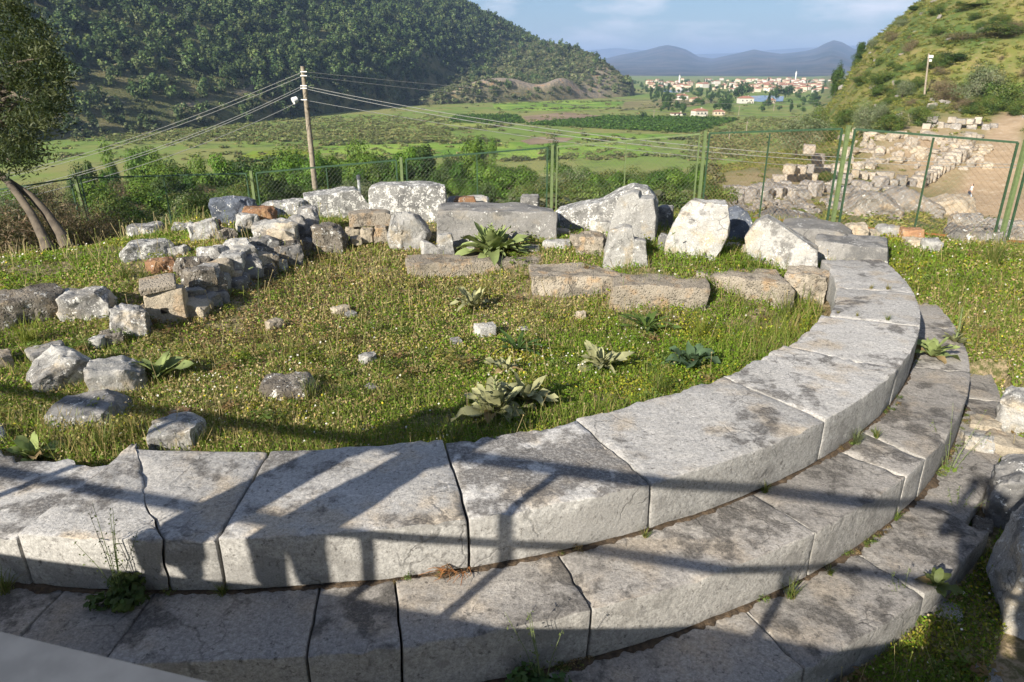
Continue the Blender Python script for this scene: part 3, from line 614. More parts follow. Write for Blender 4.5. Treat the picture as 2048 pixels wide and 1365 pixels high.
S('boulder', 'dark pitted stone alone in the meadow beside a grass tuft', 'boulder', 526, 642, 742, 806, -.18, .34, M['darkrock'], -.2, rnd=.2, chips=4, rough=.08, sink=.06, res=15)
S('stone', 'reddish brown stone between the flat slab and the ring', 'stone', 338, 384, 814, 846, -.19, .15, M['orange'], .5, rnd=.25, chips=4, sink=.03)
S('slab', 'rough white slab lying against the inner edge of the ring', 'slab', 314, 412, 838, 892, -.1, .36, M['marble'], -.2, (0, -.05), rnd=.15, chips=3, rough=.05, sink=.05)
for a, b, c, d, mt, lb in [(720, 756, 704, 734, 'marble', 'fist sized white stone left of the mulleins in the meadow'), (948, 992, 648, 678, 'marble', 'bright white chunk in the middle of the meadow'), (902, 922, 674, 692, 'grey', 'small grey stone left of the bright white chunk'),
      (1150, 1172, 624, 646, 'beige', 'cream pebble pair stone right of the meadow middle'), (534, 572, 638, 664, 'beige', 'yellowish stone in the left meadow'), (664, 700, 612, 632, 'beige', 'flat tan stone in the upper left meadow'), (734, 756, 767, 784, 'grey', 'small pale stone below the fist sized one'),
      (1006, 1016, 644, 654, 'beige', 'tiny cream pebble right of the bright white chunk'), (690, 712, 622, 636, 'grey', 'small grey stone beside the flat tan one'), (1040, 1056, 654, 664, 'marble', 'tiny white pebble above the dark green rosette')]:
    S('stone', lb, 'stone', a, b, c, d, None, .12, M[mt], .4, rnd=.22, chips=5, rough=.07, sink=.03)
# right side
for a, b, c, d, zb, t, mt, lb in [(1690, 1728, 444, 484, -.1, .35, 'beige', 'cream rock right of the fence post foot'), (1722, 1752, 456, 480, -.1, .3, 'beige', 'small cream rock second from the fence post'), (1752, 1802, 448, 474, -.1, .3, 'marble', 'low pale rock under the rusty fence rail'), (1796, 1846, 454, 482, -.1, .3, 'orange', 'orange tinted rock under the rusty fence rail'),
      (1808, 1850, 473, 494, -.12, .3, 'beige', 'flat cream rock in the grass below the orange one'), (1840, 1876, 474, 500, -.12, .3, 'marble', 'white rock rightmost of the row along the fence'), (1872, 1894, 500, 512, -.18, .15, 'beige', 'small pale stone in the right meadow')]:
    S('boulder', lb, 'boulder', a, b, c, d, zb, t, M[mt], .3, rnd=.25, chips=4, rough=.07, sink=.06)
S('boulder', 'rounded grey boulder at the right edge above the rubble', 'boulder', 1996, 2080, 766, 862, -.7, .4, M['marble'], 0, rnd=.35, chips=4, rough=.06, sink=.08, res=14)
S('stone', 'pale flat stone above the shaded rubble on the right', 'stone', 1936, 1990, 826, 872, -.78, .28, M['beige'], .1, rnd=.15, chips=4, rough=.06, sink=.06)
S('stone', 'large cream stone lit above the photographer shadow', 'stone', 1964, 2046, 852, 926, -.8, .4, M['beige'], -.1, rnd=.12, chips=4, rough=.06, sink=.1)
S('stone', 'tall pale stone left of the large cream stone, beside mossy weeds', 'stone', 1916, 1966, 850, 926, -.85, .3, M['marble'], .2, rnd=.2, chips=4, rough=.07, sink=.1)
S('boulder', 'blue grey shaded boulder on top of the rock wall at the right edge', 'boulder', 1984, 2090, 900, 1010, -.62, .5, M['grey'], 0, rnd=.25, chips=4, rough=.06, sink=.3, res=14)
S('boulder', 'tall pitted rock face in shade at the lower right edge', 'boulder', 1968, 2140, 985, 1290, -1.02, .6, M['marble'], .25, (0, 0), rnd=.16, chips=3, rough=.06, left=[(0, .12), (.35, .0), (1, .1)], sink=.1, res=20)
S('stone', 'small shaded stone left of the blue grey boulder', 'stone', 1962, 1996, 960, 1030, -.85, .3, M['grey'], .1, rnd=.3, chips=4, rough=.07, sink=.1)
S('stone', 'mossy shaded stone at the foot of the tall rock face', 'stone', 1934, 1972, 1020, 1090, -.98, .25, M['darkrock'], .1, rnd=.3, chips=4, rough=.07, sink=.1)
S('stone', 'pale broken stone in the weeds below the lowest step', 'stone', 1860, 1915, 1195, 1245, -.98, .2, M['marble'], .1, rnd=.25, chips=4, rough=.07, sink=.08)
S('stone', 'grey stone low in the dark weeds at the bottom right', 'stone', 1938, 1990, 1325, 1375, -1.04, .2, M['marble'], .4, rnd=.25, chips=4, rough=.07, sink=.06)

# ------------------------------------------------------------------ visitor platform with railing and visitors (behind and beside the camera)
DV = Vector((.967, -.254, 0)).normalized(); NV = Vector((.254, .967, 0)).normalized(); P0 = Vector((-.54, .57, 0))
def rp_(a, back, z): q = P0 + DV * a - NV * back; return Vector((q.x, q.y, z))
ROTR = Matrix.Rotation(math.atan2(DV.y, DV.x), 3, 'Z')
plat = empty('viewing_platform', rp_(0, 0, -1.1)); tag(plat, 'raised visitor walkway whose edge shades the lower steps', 'platform')
def PB(name, mat):
    return MB()
inv = plat.location
mb = MB()
for k in range(22): mb.box(rp_(-2.8, .07 + k * .14, .875) - inv, (13.0, .132, .05), ROTR)
mb.build('deck', M['deck'], plat)
mb = MB(); mb.box(rp_(-2.8, .02, .785) - inv, (13.0, .06, .12), ROTR); mb.box(rp_(-2.8, 2.95, .785) - inv, (13.0, .06, .12), ROTR); mb.build('edge_beam', M['steel'], plat)
for a in (-8.6, -5.6, -2.6, .4, 3.2):
    for bk in (.25, 2.8):
        mb = MB(); mb.box(rp_(a, bk, -.2) - inv, (.09, .09, 1.83), ROTR); mb.build('leg', M['steel'], plat)
rail = empty('railing', rp_(0, 0, .9)); tag(rail, 'grey steel handrail in the bottom left corner, top rail blurred close by', 'railing')
inv = rail.location
mb = MB(); mb.box(rp_(-2.8, .035, 1.825) - inv, (13.0, .075, .05), ROTR); mb.build('top_rail', M['steel'], rail)
mb = MB(); mb.box(rp_(-2.8, .035, 1.32) - inv, (13.0, .04, .045), ROTR); mb.build('middle_rail', M['steel'], rail)
for a in (-8.5, -7.1, -5.7, -4.28, -1.46, 1.36, 2.77):
    mb = MB(); mb.box(rp_(a, .035, 1.35) - inv, (.05, .04, .90), ROTR); mb.build('post', M['steel'], rail)
for a in (-2.02, -.05):
    mb = MB(); mb.box(rp_(a, .035, 1.1) - inv, (.05, .035, .40), ROTR); mb.build('baluster', M['steel'], rail)

def skin_body(name, chains, mat, parent, sub=1):
    """chains: lists of (x,y,z,radius); the first point of the first chain is the root; points shared by position are merged"""
    V = []; E = []; Rr = []; key = {}
    for ch in chains:
        prev = None
        for (x, y, z, r) in ch:
            k = (round(x, 4), round(y, 4), round(z, 4))
            if k not in key: key[k] = len(V); V.append((x, y, z)); Rr.append(r)
            i = key[k]
            if prev is not None and prev != i: E.append((prev, i))
            prev = i
    me = bpy.data.meshes.new(name); me.from_pydata(V, E, [])
    o = link(name, me, mat, parent)
    sk = o.modifiers.new('skin', 'SKIN'); sk.use_smooth_shade = True
    lay = me.skin_vertices[0] if me.skin_vertices else None
    if lay is None:
        bm = bmesh.new(); bm.from_mesh(me); bm.verts.layers.skin.verify(); bm.to_mesh(me); bm.free(); lay = me.skin_vertices[0]
    for i, r in enumerate(Rr):
        lay.data[i].radius = (r, r); lay.data[i].use_root = (i == 0)
    ss_ = o.modifiers.new('subdivision', 'SUBSURF'); ss_.levels = sub; ss_.render_levels = sub
    return o
def hand(w, dirv, side):
    """palm, four curled fingers and a thumb from wrist w along dirv"""
    w = Vector(w); d = Vector(dirv).normalized(); s = d.cross(Vector((0, 0, 1))); s = (s.normalized() if s.length > .1 else Vector((1, 0, 0))) * side; n = s.cross(d).normalized()
    ch = []; pm = w + d * .05
    ch.append([(*w, .024), (*pm, .032), (*(w + d * .085), .034)])
    for i, ln in enumerate((.075, .085, .08, .06)):
        b = w + d * .085; f = w + d * .10 + s * (.03 - .02 * i)
        m = f + d * ln * .55 - n * ln * .15; t = m + d * ln * .3 - n * ln * .45
        ch.append([(*b, .034), (*f, .010), (*m, .009), (*t, .008)])
    tb = pm + s * .04; ch.append([(*pm, .032), (*tb, .012), (*(tb + d * .035 + s * .012 - n * .01), .010), (*(tb + d * .06 + s * .008 - n * .02), .008)])
    return ch
def person(name, label, loc, rz, H=1.7, elbows=None, wrists=None, lean=(0, 0), shirt='whitecloth', trouser='darkcloth', hair_len=.12, stance=(.1, 0.), wide=1.0, shadow_coat=0., bulk=1.0):
    k = H / 1.7; root = empty(name, loc, rz); tag(root, label, 'person')
    lx, ly = lean
    pel = (0, 0, .92); che = (lx * .6, ly * .6, 1.24); nec = (lx, ly, 1.42); hd = (lx * 1.1, ly * 1.1 + .015, 1.56)
    sh = [(lx + .17 * q, ly, 1.37) for q in (-1, 1)]
    elbows = elbows or [(-.24, .0, 1.1), (.24, .0, 1.1)]; wrists = wrists or [(-.25, .08, .86), (.25, .08, .86)]
    hips = [(-.09, 0, .88), (.09, 0, .88)]; kn = [(-stance[0], stance[1] * .5 + .02, .49), (stance[0], -stance[1] * .5 + .02, .49)]; an = [(-stance[0] * 1.1, stance[1], .08), (stance[0] * 1.1, -stance[1], .08)]
    chains = [[(*pel, .15), (*che, .15), (*nec, .055), (*hd, .085), (hd[0], hd[1] + .005, 1.64, .082)]]
    chains.append([(*hd, .085), (hd[0], hd[1] + .085, 1.53, .035)])                       # jaw and nose
    for i in (0, 1):
        q = (-1, 1)[i]
        chains.append([(*che, .15), (*sh[i], .062), (*elbows[i], .042), (*wrists[i], .027)])
        d = Vector(wrists[i]) - Vector(elbows[i]); chains += hand(wrists[i], d, -q)
        chains.append([(*pel, .15), (*hips[i], .088), (*kn[i], .055), (an[i][0], an[i][1], an[i][2], .036), (an[i][0], an[i][1] + .1, .035, .034), (an[i][0], an[i][1] + .16, .03, .026)])
    body = skin_body('body', [[(a * k, b * k, c * k, r * k) for a, b, c, r in ch] for ch in chains], M['skin'], root, 1)
    sc = lambda cs: [[(a * k, b * k, c * k, r * k) for a, b, c, r in ch] for ch in cs]
    mid = lambda a, b, t: tuple(a[j] + (b[j] - a[j]) * t for j in range(3))
    skin_body('shirt', sc([[(0, 0, .90, .165 * bulk), (*che, .168 * bulk), (nec[0], nec[1], 1.37, .085 * bulk)]] + [[(*che, .168 * bulk), (*sh[i], .075 * bulk), (*mid(sh[i], elbows[i], .6), .06 * bulk)] for i in (0, 1)]), M[shirt], root, 1)
    skin_body('trousers', sc([[(0, 0, .96, .158), (0, 0, .88, .16)]] + [[(0, 0, .88, .16), (*hips[i], .1 * wide), (*kn[i], .07 * wide), (an[i][0], an[i][1], .13, .055 * wide)] for i in (0, 1)]), M[trouser], root, 1)
    if shadow_coat: skin_body('shadow_coat', sc([[(0, 0, 1.0, .17), (0, 0, .8, shadow_coat), (0, 0, .5, shadow_coat * 1.05), (0, 0, .22, shadow_coat * 1.1)]]), M[trouser], root, 1)  # column added around the legs to close gaps in the cast shadow
    skin_body('hair', sc([[(hd[0], hd[1] - .02, 1.63, .094), (hd[0], hd[1] - .05, 1.56, .08), (hd[0], hd[1] - .07, 1.56 - hair_len, .05)]]), M['hair'], root, 1)
    mb = MB()
    for q in (-1, 1): mb.box((hd[0] * k + .032 * k * q, hd[1] * k + .083 * k, 1.6 * k), (.02 * k, .008 * k, .01 * k))
    mb.build('eye', M['hair'], root)
    mb = MB()
    for q in (-1, 1): mb.box((hd[0] * k + .088 * k * q, hd[1] * k - .0, 1.585 * k), (.012 * k, .035 * k, .055 * k))
    mb.build('ear', M['skin'], root)
    return root
rzr = math.atan2(DV.y, DV.x)
def pl(a, back, z=.9): q = rp_(a, back, z); return (q.x, q.y, q.z)
# the photographer stands behind the camera, two visitors lean on the rail to the left: the photo shows their shadows
camq = Vector((0, 0, 0)) - P0
person('person', 'photographer whose shadow darkens the lower right rocks, standing at the railing', (-.16, -.50, .9), rzr, 1.66, [(-.27, .10, 1.18), (.27, .10, 1.18)], [(-.10, .27, 1.43), (.10, .27, 1.43)], shirt='darkcloth', hair_len=.1, wide=1.3, shadow_coat=.23, bulk=1.3)
person('person', 'visitor casting the broad shadow in the middle of the top ring block', pl(-2.46, .30), rzr, 1.66, [(-.24, .12, 1.12), (.24, .12, 1.12)], [(-.16, .27, .98), (.16, .27, .98)], (0, .05), hair_len=.1, stance=(.085, 0), wide=1.4, bulk=1.4)
person('person', 'visitor casting the left slanting shadow beside the curved crack', pl(-2.99, .26), rzr, 1.60, [(-.25, .1, 1.1), (.25, .1, 1.1)], [(-.13, .27, .98), (.10, .27, .98)], (0, .06), 'bluecloth', hair_len=.2, stance=(.095, 0), wide=1.2, shadow_coat=.2, bulk=1.35)
person('person', 'unseen visitor added beside the photographer to shade the right rock face', pl(1.36, .3), rzr, 1.72, [(-.26, .08, 1.12), (.26, .08, 1.12)], [(-.2, .26, .99), (.2, .26, .99)], (0, .04), 'darkcloth', hair_len=.1, stance=(.1, 0), wide=1.3, shadow_coat=.23, bulk=1.3)  # extra figure out of view, added to darken the right rock face

# ------------------------------------------------------------------ wire fence
fence = empty('wire_fence', (0, 0, 0)); tag(fence, 'green steel framed wire mesh fence standing behind the ruin', 'fence')
FP = []
for (px, py, D, hh) in [(-420, 440, 14, 1.5), (150, 355, 14, 1.5), (502, 345, 14, 1.5), (802, 318, 14, 1.5), (1105, 293, 14, 1.55), (1411, 265, 13.2, 1.55), (1697, 255, 11, 1.56), (2052, 284, 10.3, 1.5), (2500, 300, 10.2, 1.5)]:
    q = atd(px, py, D); FP.append((Vector(q), hh))
for i, (q, hh) in enumerate(FP):
    lean = Vector((.09 if i == 1 else (.0), 0, 0))
    mb = MB(); mb.bar(q + lean * -.0 + Vector((0, 0, .03)), q + lean - Vector((0, 0, hh + .5)), .055, .055)
    mb.build('post', M['greenpaint'], fence)
for i in range(len(FP) - 1):
    (a, ha), (b, hb_) = FP[i], FP[i + 1]
    d = (b - a); d.normalize(); up = Vector((0, 0, 1))
    A1 = a + d * .10 - up * .02; B1 = b - d * .10 - up * .02; A0 = A1 - up * (ha - .04); B0 = B1 - up * (hb_ - .04)
    dark = i not in (4,)
    fr = MB(); fr.bar(A1, B1, .03); fr.bar(A1 + up * .0, A0, .028); fr.bar(B1, B0, .028)
    m1 = (A1 + B1) / 2; m0 = (A0 + B0) / 2; fr.bar(m1 - up * .03, m0, .022)
    f = fr.build('panel_frame', M['darkgreen'] if dark else M['greenpaint'], fence)
    lo = MB(); lo.bar(A0, B0, .03); lo.build('bottom_rail', M['rust'] if i >= 5 else M['darkgreen'], f)
    ms = MB(); Wd = (B1 - A1).length; Hh = (ha + hb_) / 2 - .06
    if i in (0, 7) and False: continue
    cell = .085; U = (B1 - A1) / Wd; q0 = A0 + up * .0
    nline = int((Wd + Hh) / cell)
    th = .0020 if i >= 5 else .0014
    def wp(x, z): return A0 + (B0 - A0) * (x / Wd) + up * z
    for k in range(nline):
        x = k * cell
        for sgn in (1, -1):
            xa, za, xb, zb = x, 0., x - Hh, Hh
            if xb < 0: zb = Hh + xb; xb = 0
            if xa > Wd: za = xa - Wd; xa = Wd
            if zb <= za: continue
            if sgn < 0: xa, xb = Wd - xa, Wd - xb
            a_, b_ = wp(xa, za), wp(xb, zb); v = (b_ - a_).normalized(); n1 = v.cross(Vector((0, 1, 0))).normalized() * th; n2 = v.cross(n1).normalized() * th
            o1 = Vector((0, .004 * sgn, 0))
            vs = [e + o1 + n1 * math.cos(t) + n2 * math.sin(t) for e in (a_, b_) for t in (0, 2.09, 4.19)]
            ms.poly(vs, [(0, 1, 4, 3), (1, 2, 5, 4), (2, 0, 3, 5)])
    ms.build('wire_mesh', M['wire'] if i >= 5 else simple_mat('grey_wire', (.12, .13, .10), .6, .3), f)

# ------------------------------------------------------------------ foliage builders
def rot_quads(C, Nrm, sx, sy, rng, twist=None):
    n = len(C); Nrm = Nrm / np.maximum(np.linalg.norm(Nrm, axis=1, keepdims=True), 1e-6)
    h = rng.normal(size=(n, 3)); U = np.cross(Nrm, h); U /= np.maximum(np.linalg.norm(U, axis=1, keepdims=True), 1e-6); W = np.cross(Nrm, U)
    sx = np.broadcast_to(sx, n)[:, None]; sy = np.broadcast_to(sy, n)[:, None]
    V = np.stack([C - U * sx, C - W * sy * .9 + Nrm * sy * .0, C + U * sx, C + W * sy], 1).reshape(-1, 3)
    F_ = np.arange(n * 4).reshape(n, 4); return V, F_
def crown_arrays(rng, rx, ry, rz, nl, per, leaf, base, var=.25, hue=None, lob=.48, flat=.35, asp=.55):
    """leaf clumps spread through a crown made of several lobes; base at z=0 middle at origin"""
    Cs, Ns, cols = [], [], []
    for i in range(nl):
        d = rng.normal(size=3); d /= np.linalg.norm(d); rr = rng.uniform(.25, .85)
        c = d * rr * np.array([rx, ry, rz]); lr = lob * rng.uniform(.6, 1.15) * np.array([rx, ry, rz]) ** 1.0
        k = int(per * rng.uniform(.7, 1.3))
        e = rng.normal(size=(k, 3)); e /= np.linalg.norm(e, axis=1, keepdims=True); rad = rng.uniform(.45, 1.05, (k, 1)) ** .6
        P = c + e * rad * lr
        Cs.append(P); Ns.append(e * 1.2 + rng.normal(size=(k, 3)) * .40 + np.array([0, 0, flat]))
        b = np.array(base if hue is None else hue[rng.integers(len(hue))]); cv = b * rng.uniform(1 - var, 1 + var)
        cols.append(cv[None] * rng.uniform(.75, 1.3, (k, 1)) * (1 + rng.normal(size=(k, 3)) * .06))
    Cn = np.concatenate(Cs); Nn = np.concatenate(Ns); cl = np.clip(np.concatenate(cols), .003, .9)
    s = leaf * rng.uniform(.6, 1.4, len(Cn)); V, F_ = rot_quads(Cn, Nn, s, s * asp, rng)
    return V, F_, cl
def trunk_mesh(name, h, r, rng, limbs=5, spread=.6, lean=0.):
    mb = MB(); pts = [(lean * t * h + .05 * h * math.sin(3 * t + 1) * t, .03 * h * math.sin(5 * t), t * h) for t in (0, .25, .5, .75, 1)]
    mb.tube(pts, [r * 1.25, r, r * .85, r * .6, r * .25], 7)
    for i in range(limbs):
        t = rng.uniform(.35, .9); a = rng.uniform(0, 6.28); b = Vector(pts[2]).lerp(Vector(pts[4]), (t - .35) / .55)
        e = b + Vector((math.cos(a) * spread * h * .5, math.sin(a) * spread * h * .5, h * rng.uniform(.15, .4)))
        mb.tube([b, (b + e) / 2 + Vector((0, 0, .04 * h)), e], [r * .45, r * .3, r * .1], 5)
    return mb.mesh(name, True)
# prototypes of unit height (crown about 1 wide), origin at ground
PRO = {}
def proto(key, cr, tr, mat=None): PRO[key] = (cr, tr, mat or M['leaf'])
def mk(key, seed, rx, rz, cz, nl, per, leaf, hue, th=.45, tr=.03, limbs=4, lob=.45, var=.25, asp=.55):
    rng = np.random.default_rng(seed); V, F_, c = crown_arrays(rng, rx, rx, rz, nl, per, leaf, None, var, hue, lob, .35, asp); V[:, 2] += cz
    low = V[:, 2] < .0; V[low, 2] = np.abs(V[low, 2]) * .3
    cr = npmesh('crown', V, F_, False, c); cr.materials.append(M['leaf'])
    t = trunk_mesh('trunk', th, tr, rng, limbs); t.materials.append(M['trunk']); proto(key, cr, t)
GREEN = [(.07, .15, .018), (.095, .18, .022), (.05, .115, .016), (.125, .205, .03)]
DARK = [(.04, .075, .02), (.055, .10, .024), (.03, .058, .018), (.075, .12, .03)]
OLIVE = [(.15, .18, .09), (.20, .225, .125), (.11, .14, .065), (.24, .26, .15)]
MAQ = [(.085, .135, .026), (.06, .105, .023), (.12, .165, .034), (.045, .08, .02), (.15, .155, .042)]
BROWN = [(.19, .14, .085), (.14, .105, .065), (.22, .165, .10), (.12, .12, .05)]
for k in range(3): mk('decid%d' % k, 200 + k, .48, .42, .56, 17, 360, .021, GREEN, .5)
for k in range(2): mk('dark%d' % k, 210 + k, .40, .42, .55, 28, 210, .021, DARK + GREEN[2:3], .45)
for k in range(2): mk('olive%d' % k, 220 + k, .62, .44, .52, 34, 230, .021, OLIVE, .45, asp=.35)
for k in range(3): mk('bush%d' % k, 230 + k, .72, .46, .46, 32, 230, .022, MAQ, .25, .02)
for k in range(2): mk('brownbush%d' % k, 240 + k, .75, .45, .45, 32, 260, .026, BROWN, .3, .02, asp=.18)
for k in range(2): mk('poplar%d' % k, 250 + k, .14, .46, .52, 18, 70, .035, DARK, .3, .02, lob=.5)
for k in range(3): mk('plaintree%d' % k, 260 + k, .46, .42, .52, 14, 45, .055, DARK + GREEN[2:3] + MAQ[1:2], .35, .03, 2)
def plant_tree(key, name, label, cat, loc, h, wide=1.0, rz=None, group=None, parts=True):
    cr, tr, m = PRO[key]; rz = random.uniform(0, 6.28) if rz is None else rz
    if not parts:
        o = link(name, cr, None, None, loc, (0, 0, rz), (h * wide, h * wide, h)); return tag(o, label, cat, group)
    e = empty(name, loc, rz); e.scale = (h * wide, h * wide, h); tag(e, label, cat, group)
    link('crown', cr, None, e); link('trunk', tr, None, e); return e
def tree_px(key, name, label, cat, px, ytop, d, wpx=None, group=None, parts=True, wide=1.0):
    """tree standing d metres away in the direction of px, its top at the height seen at ytop"""
    r0 = ray(px, ytop); hd = math.hypot(r0[0], r0[1]); x, y = r0[0] / hd * d, r0[1] / hd * d
    z = g1(x, y); zt = EYE + r0[2] / hd * d; h = max(zt - z, .4)
    if wpx: wide = (wpx / F_PX * d) / (h * {'d': .95, 'o': 1.4, 'b': 1.6, 'p': .32}.get(key[0], 1.0))
    return plant_tree(key, name, label, cat, (x, y, z - .03 * h), h, wide, None, group, parts)

# trees below the fence, left to right
T = [('decid0', 455, 296, 95, 95, 'bright green tree left of the wooden pole in the valley'), ('decid1', 398, 312, 90, 75, 'round green tree left of the bright one below the fence'), ('dark0', 345, 306, 95, 70, 'dark tree with bare twigs in the left valley'),
     ('decid2', 562, 296, 100, 85, 'green tree just left of the wooden pole'), ('decid0', 650, 290, 105, 100, 'broad green tree right of the wooden pole'), ('decid1', 712, 282, 110, 90, 'green tree second right of the wooden pole'),
     ('decid2', 770, 288, 100, 95, 'leafy tree between the pole and the dark broad tree'), ('dark1', 845, 274, 90, 120, 'dark broad tree left of the gap in the grove'), ('decid0', 800, 284, 80, 80, 'lower green tree before the dark broad tree'),
     ('decid1', 948, 284, 62, 105, 'round bright tree alone in the middle behind the fence'), ('dark0', 905, 296, 85, 60, 'small tree left of the round bright one'), ('decid2', 968, 256, 215, 48, 'tall field tree behind the round bright one'),
     ('dark1', 940, 262, 210, 36, 'smaller field tree beside the tall one'), ('dark0', 1106, 266, 250, 34, 'single dark tree in the green field'), ('decid0', 615, 308, 75, 75, 'low green tree behind the wooden pole'),
     ('decid2', 262, 276, 200, 60, 'light green tree at the foot of the left hill'), ('decid1', 205, 284, 180, 45, 'green tree left of the light one at the hill foot'), ('dark1', 150, 300, 120, 60, 'dark tree at the hill foot near the olive'), ('decid1', 300, 300, 110, 60, 'green tree right of the light one in the left valley')]
for k, (key, px, yt, d, w, lb) in enumerate(T): tree_px(key, 'tree', lb, 'tree', px, yt, d, w)
re_ = random.Random(17)
for k in range(34):
    left = k < 22
    px = re_.uniform(470, 905) if left else re_.uniform(150, 480); d = re_.uniform(75, 150) if left else re_.uniform(45, 110); yt = re_.uniform(292, 330) if left else re_.uniform(318, 365)
    r0 = ray(px, yt); hd = math.hypot(r0[0], r0[1]); x, y = r0[0] / hd * d, r0[1] / hd * d; z = g1(x, y); h = EYE + r0[2] / hd * d - z
    if h < 2 or h > 12: continue
    key = re_.choice(['decid0', 'decid1', 'decid2', 'dark0'] if left else ['dark0', 'dark1', 'decid1'])
    lb = 'leafy green tree in the grove below the fence by the wooden pole' if left else 'dark leafy tree on the shaded slope below the left fence'
    plant_tree(key, 'grove_tree', lb, 'tree', (x, y, z - .1), h, re_.uniform(.95, 1.4), re_.uniform(0, 6), 'trees of the grove by the pole' if left else 'trees on the shaded left slope')
# scrub on the slope right behind the fence
rb = random.Random(11)
BL = 'dense green bush on the slope just below the fence'
n = 0
for k in range(190):
    px = rb.uniform(-80, 1430) if k < 110 else rb.uniform(930, 1430); d = rb.uniform(19, 75)
    x0_ = 330 if px < 1000 else 318
    yt = rb.uniform(x0_ + 10, 400) - (12 if 1000 < px < 1420 else 0)
    r0 = ray(px, yt); hd = math.hypot(r0[0], r0[1]); x, y = r0[0] / hd * d, r0[1] / hd * d
    z = g1(x, y); h = EYE + r0[2] / hd * d - z
    if h < .6 or h > 7 or (px < 230 and d < 34): continue
    key = rb.choice(['bush0', 'bush1', 'bush2', 'bush0', 'olive1', 'dark1', 'decid2'] + (['brownbush0'] * 3 if px < 420 else []))
    lb = {'b': BL, 'o': 'grey green olive bush on the slope below the fence', 'd': 'small leafy tree on the slope below the fence'}[key[0]]
    if key[:2] == 'br': lb = 'brown leafless bush on the slope below the left fence'
    plant_tree(key, 'bush' if key[0] != 'd' else 'small_tree', lb, 'bush' if key[0] != 'd' else 'tree', (x, y, z - .05), h, rb.uniform(.8, 1.3), rb.uniform(0, 6), lb.replace('bush', 'bushes').replace('tree', 'trees'))
for k, (key, px, yt, d, w, lb) in enumerate([('bush0', 1260, 338, 17, 150, 'large bright bush behind the fence left of the standing slabs'), ('bush1', 1340, 352, 16, 130, 'leafy bush behind the fence above the wide standing slab'), ('bush2', 1150, 322, 30, 120, 'olive green bush in the middle behind the tallest fence post'), ('bush1', 1060, 352, 20, 90, 'low bush behind the fence beside the tallest post'),
      ('bush0', 1020, 372, 17, 100, 'low bright bush behind the long grey block'), ('brownbush0', 50, 340, 15.5, 260, 'brown twiggy thicket behind the olive trunks'), ('brownbush1', 150, 372, 16, 170, 'brown bare thicket left of the first fence post'), ('brownbush1', 480, 396, 19, 90, 'brown twigs behind the blue grey boulder'),
      ('olive0', 690, 352, 24, 110, 'silvery olive bush behind the fence right of the pole'), ('bush2', 290, 392, 17, 70, 'small round bush at the fence in front of the dark slope'), ('bush1', 215, 352, 24, 120, 'dark bush right of the first fence post'), ('brownbush0', -50, 360, 15, 200, 'brown thicket at the left edge behind the fence')]):
    tree_px(key, 'bush', lb, 'bush', px, yt, d, w)
# right hillside shrubs and trees
RKS = [rock_mesh('hillside_rock', 1.5, 1.3, 1.2, 860 + k, .15, .12, 6, res=8) for k in range(5)]
for me in RKS: me.materials.append(M['outcrop'])
Hs = [('dark0', 1680, 118, 240, 28, 'round dark tree alone on the skyline of the right hill foot'), ('dark1', 1727, 78, 240, 26, 'skyline tree on the right hill above the round one'), ('dark0', 1722, 100, 235, 30, 'skyline shrub below the hill crest tree'), ('dark1', 1832, 10, 235, 32, 'dark bush at the top of the right skyline'),
      ('olive0', 1606, 218, 95, 125, 'large silvery olive bush left of the excavated heap'), ('olive1', 1732, 192, 125, 62, 'silvery shrub above the excavated heap'), ('olive1', 1812, 152, 160, 46, 'pale silver shrub left of the leaning wooden pole'), ('olive0', 1968, 118, 150, 90, 'large grey green shrub below the brown thicket on the right hill'),
      ('brownbush0', 1930, 60, 190, 110, 'brown dry thicket high on the right hill'), ('brownbush1', 1900, 140, 155, 70, 'brown shrub right of the leaning wooden pole'), ('bush0', 1758, 90, 220, 34, 'round green shrub under the skyline trees'), ('bush1', 1726, 148, 190, 45, 'green shrub low on the right hill'),
      ('bush2', 1762, 160, 175, 50, 'dark green shrub beside the low one'), ('bush0', 1880, 28, 215, 55, 'bright green shrub high on the right hill'), ('bush1', 1948, 18, 210, 80, 'dark green shrub mass near the upper right corner'), ('bush2', 2020, 40, 190, 90, 'green shrub at the upper right edge'), ('dark0', 1905, 100, 180, 50, 'dark shrub behind the leaning wooden pole'),
      ('bush0', 2010, 130, 150, 80, 'green shrub at the right edge above the stone line'), ('bush1', 1850, 205, 130, 60, 'green bush under the foot of the leaning pole'), ('bush2', 1790, 212, 125, 70, 'green bush above the ruined terrace'), ('bush0', 1660, 225, 130, 55, 'dark bush behind the large olive bush'), ('bush1', 1640, 200, 160, 60, 'bush at the left foot of the right hill'), ('bush2', 1700, 205, 150, 55, 'bush between the olive bushes at the hill foot')]
for key, px, yt, d, w, lb in Hs: tree_px(key, 'shrub', lb, 'shrub', px, yt, d, w)
for k in range(110):
    px = rb.uniform(1655, 2060); d = rb.uniform(140, 245); x0 = ray(px, 300); a = math.atan2(x0[0], x0[1]); x, y = math.sin(a) * d, math.cos(a) * d; z = g1(x, y)
    if z < -8: continue
    plant_tree(rb.choice(['bush0', 'bush1', 'bush2', 'brownbush0', 'olive1']), 'shrub', 'low shrub scattered on the sunlit right hillside', 'shrub', (x, y, z - .2), rb.uniform(1.0, 3.6), rb.uniform(.8, 1.3), rb.uniform(0, 6), 'low shrubs on the right hillside')
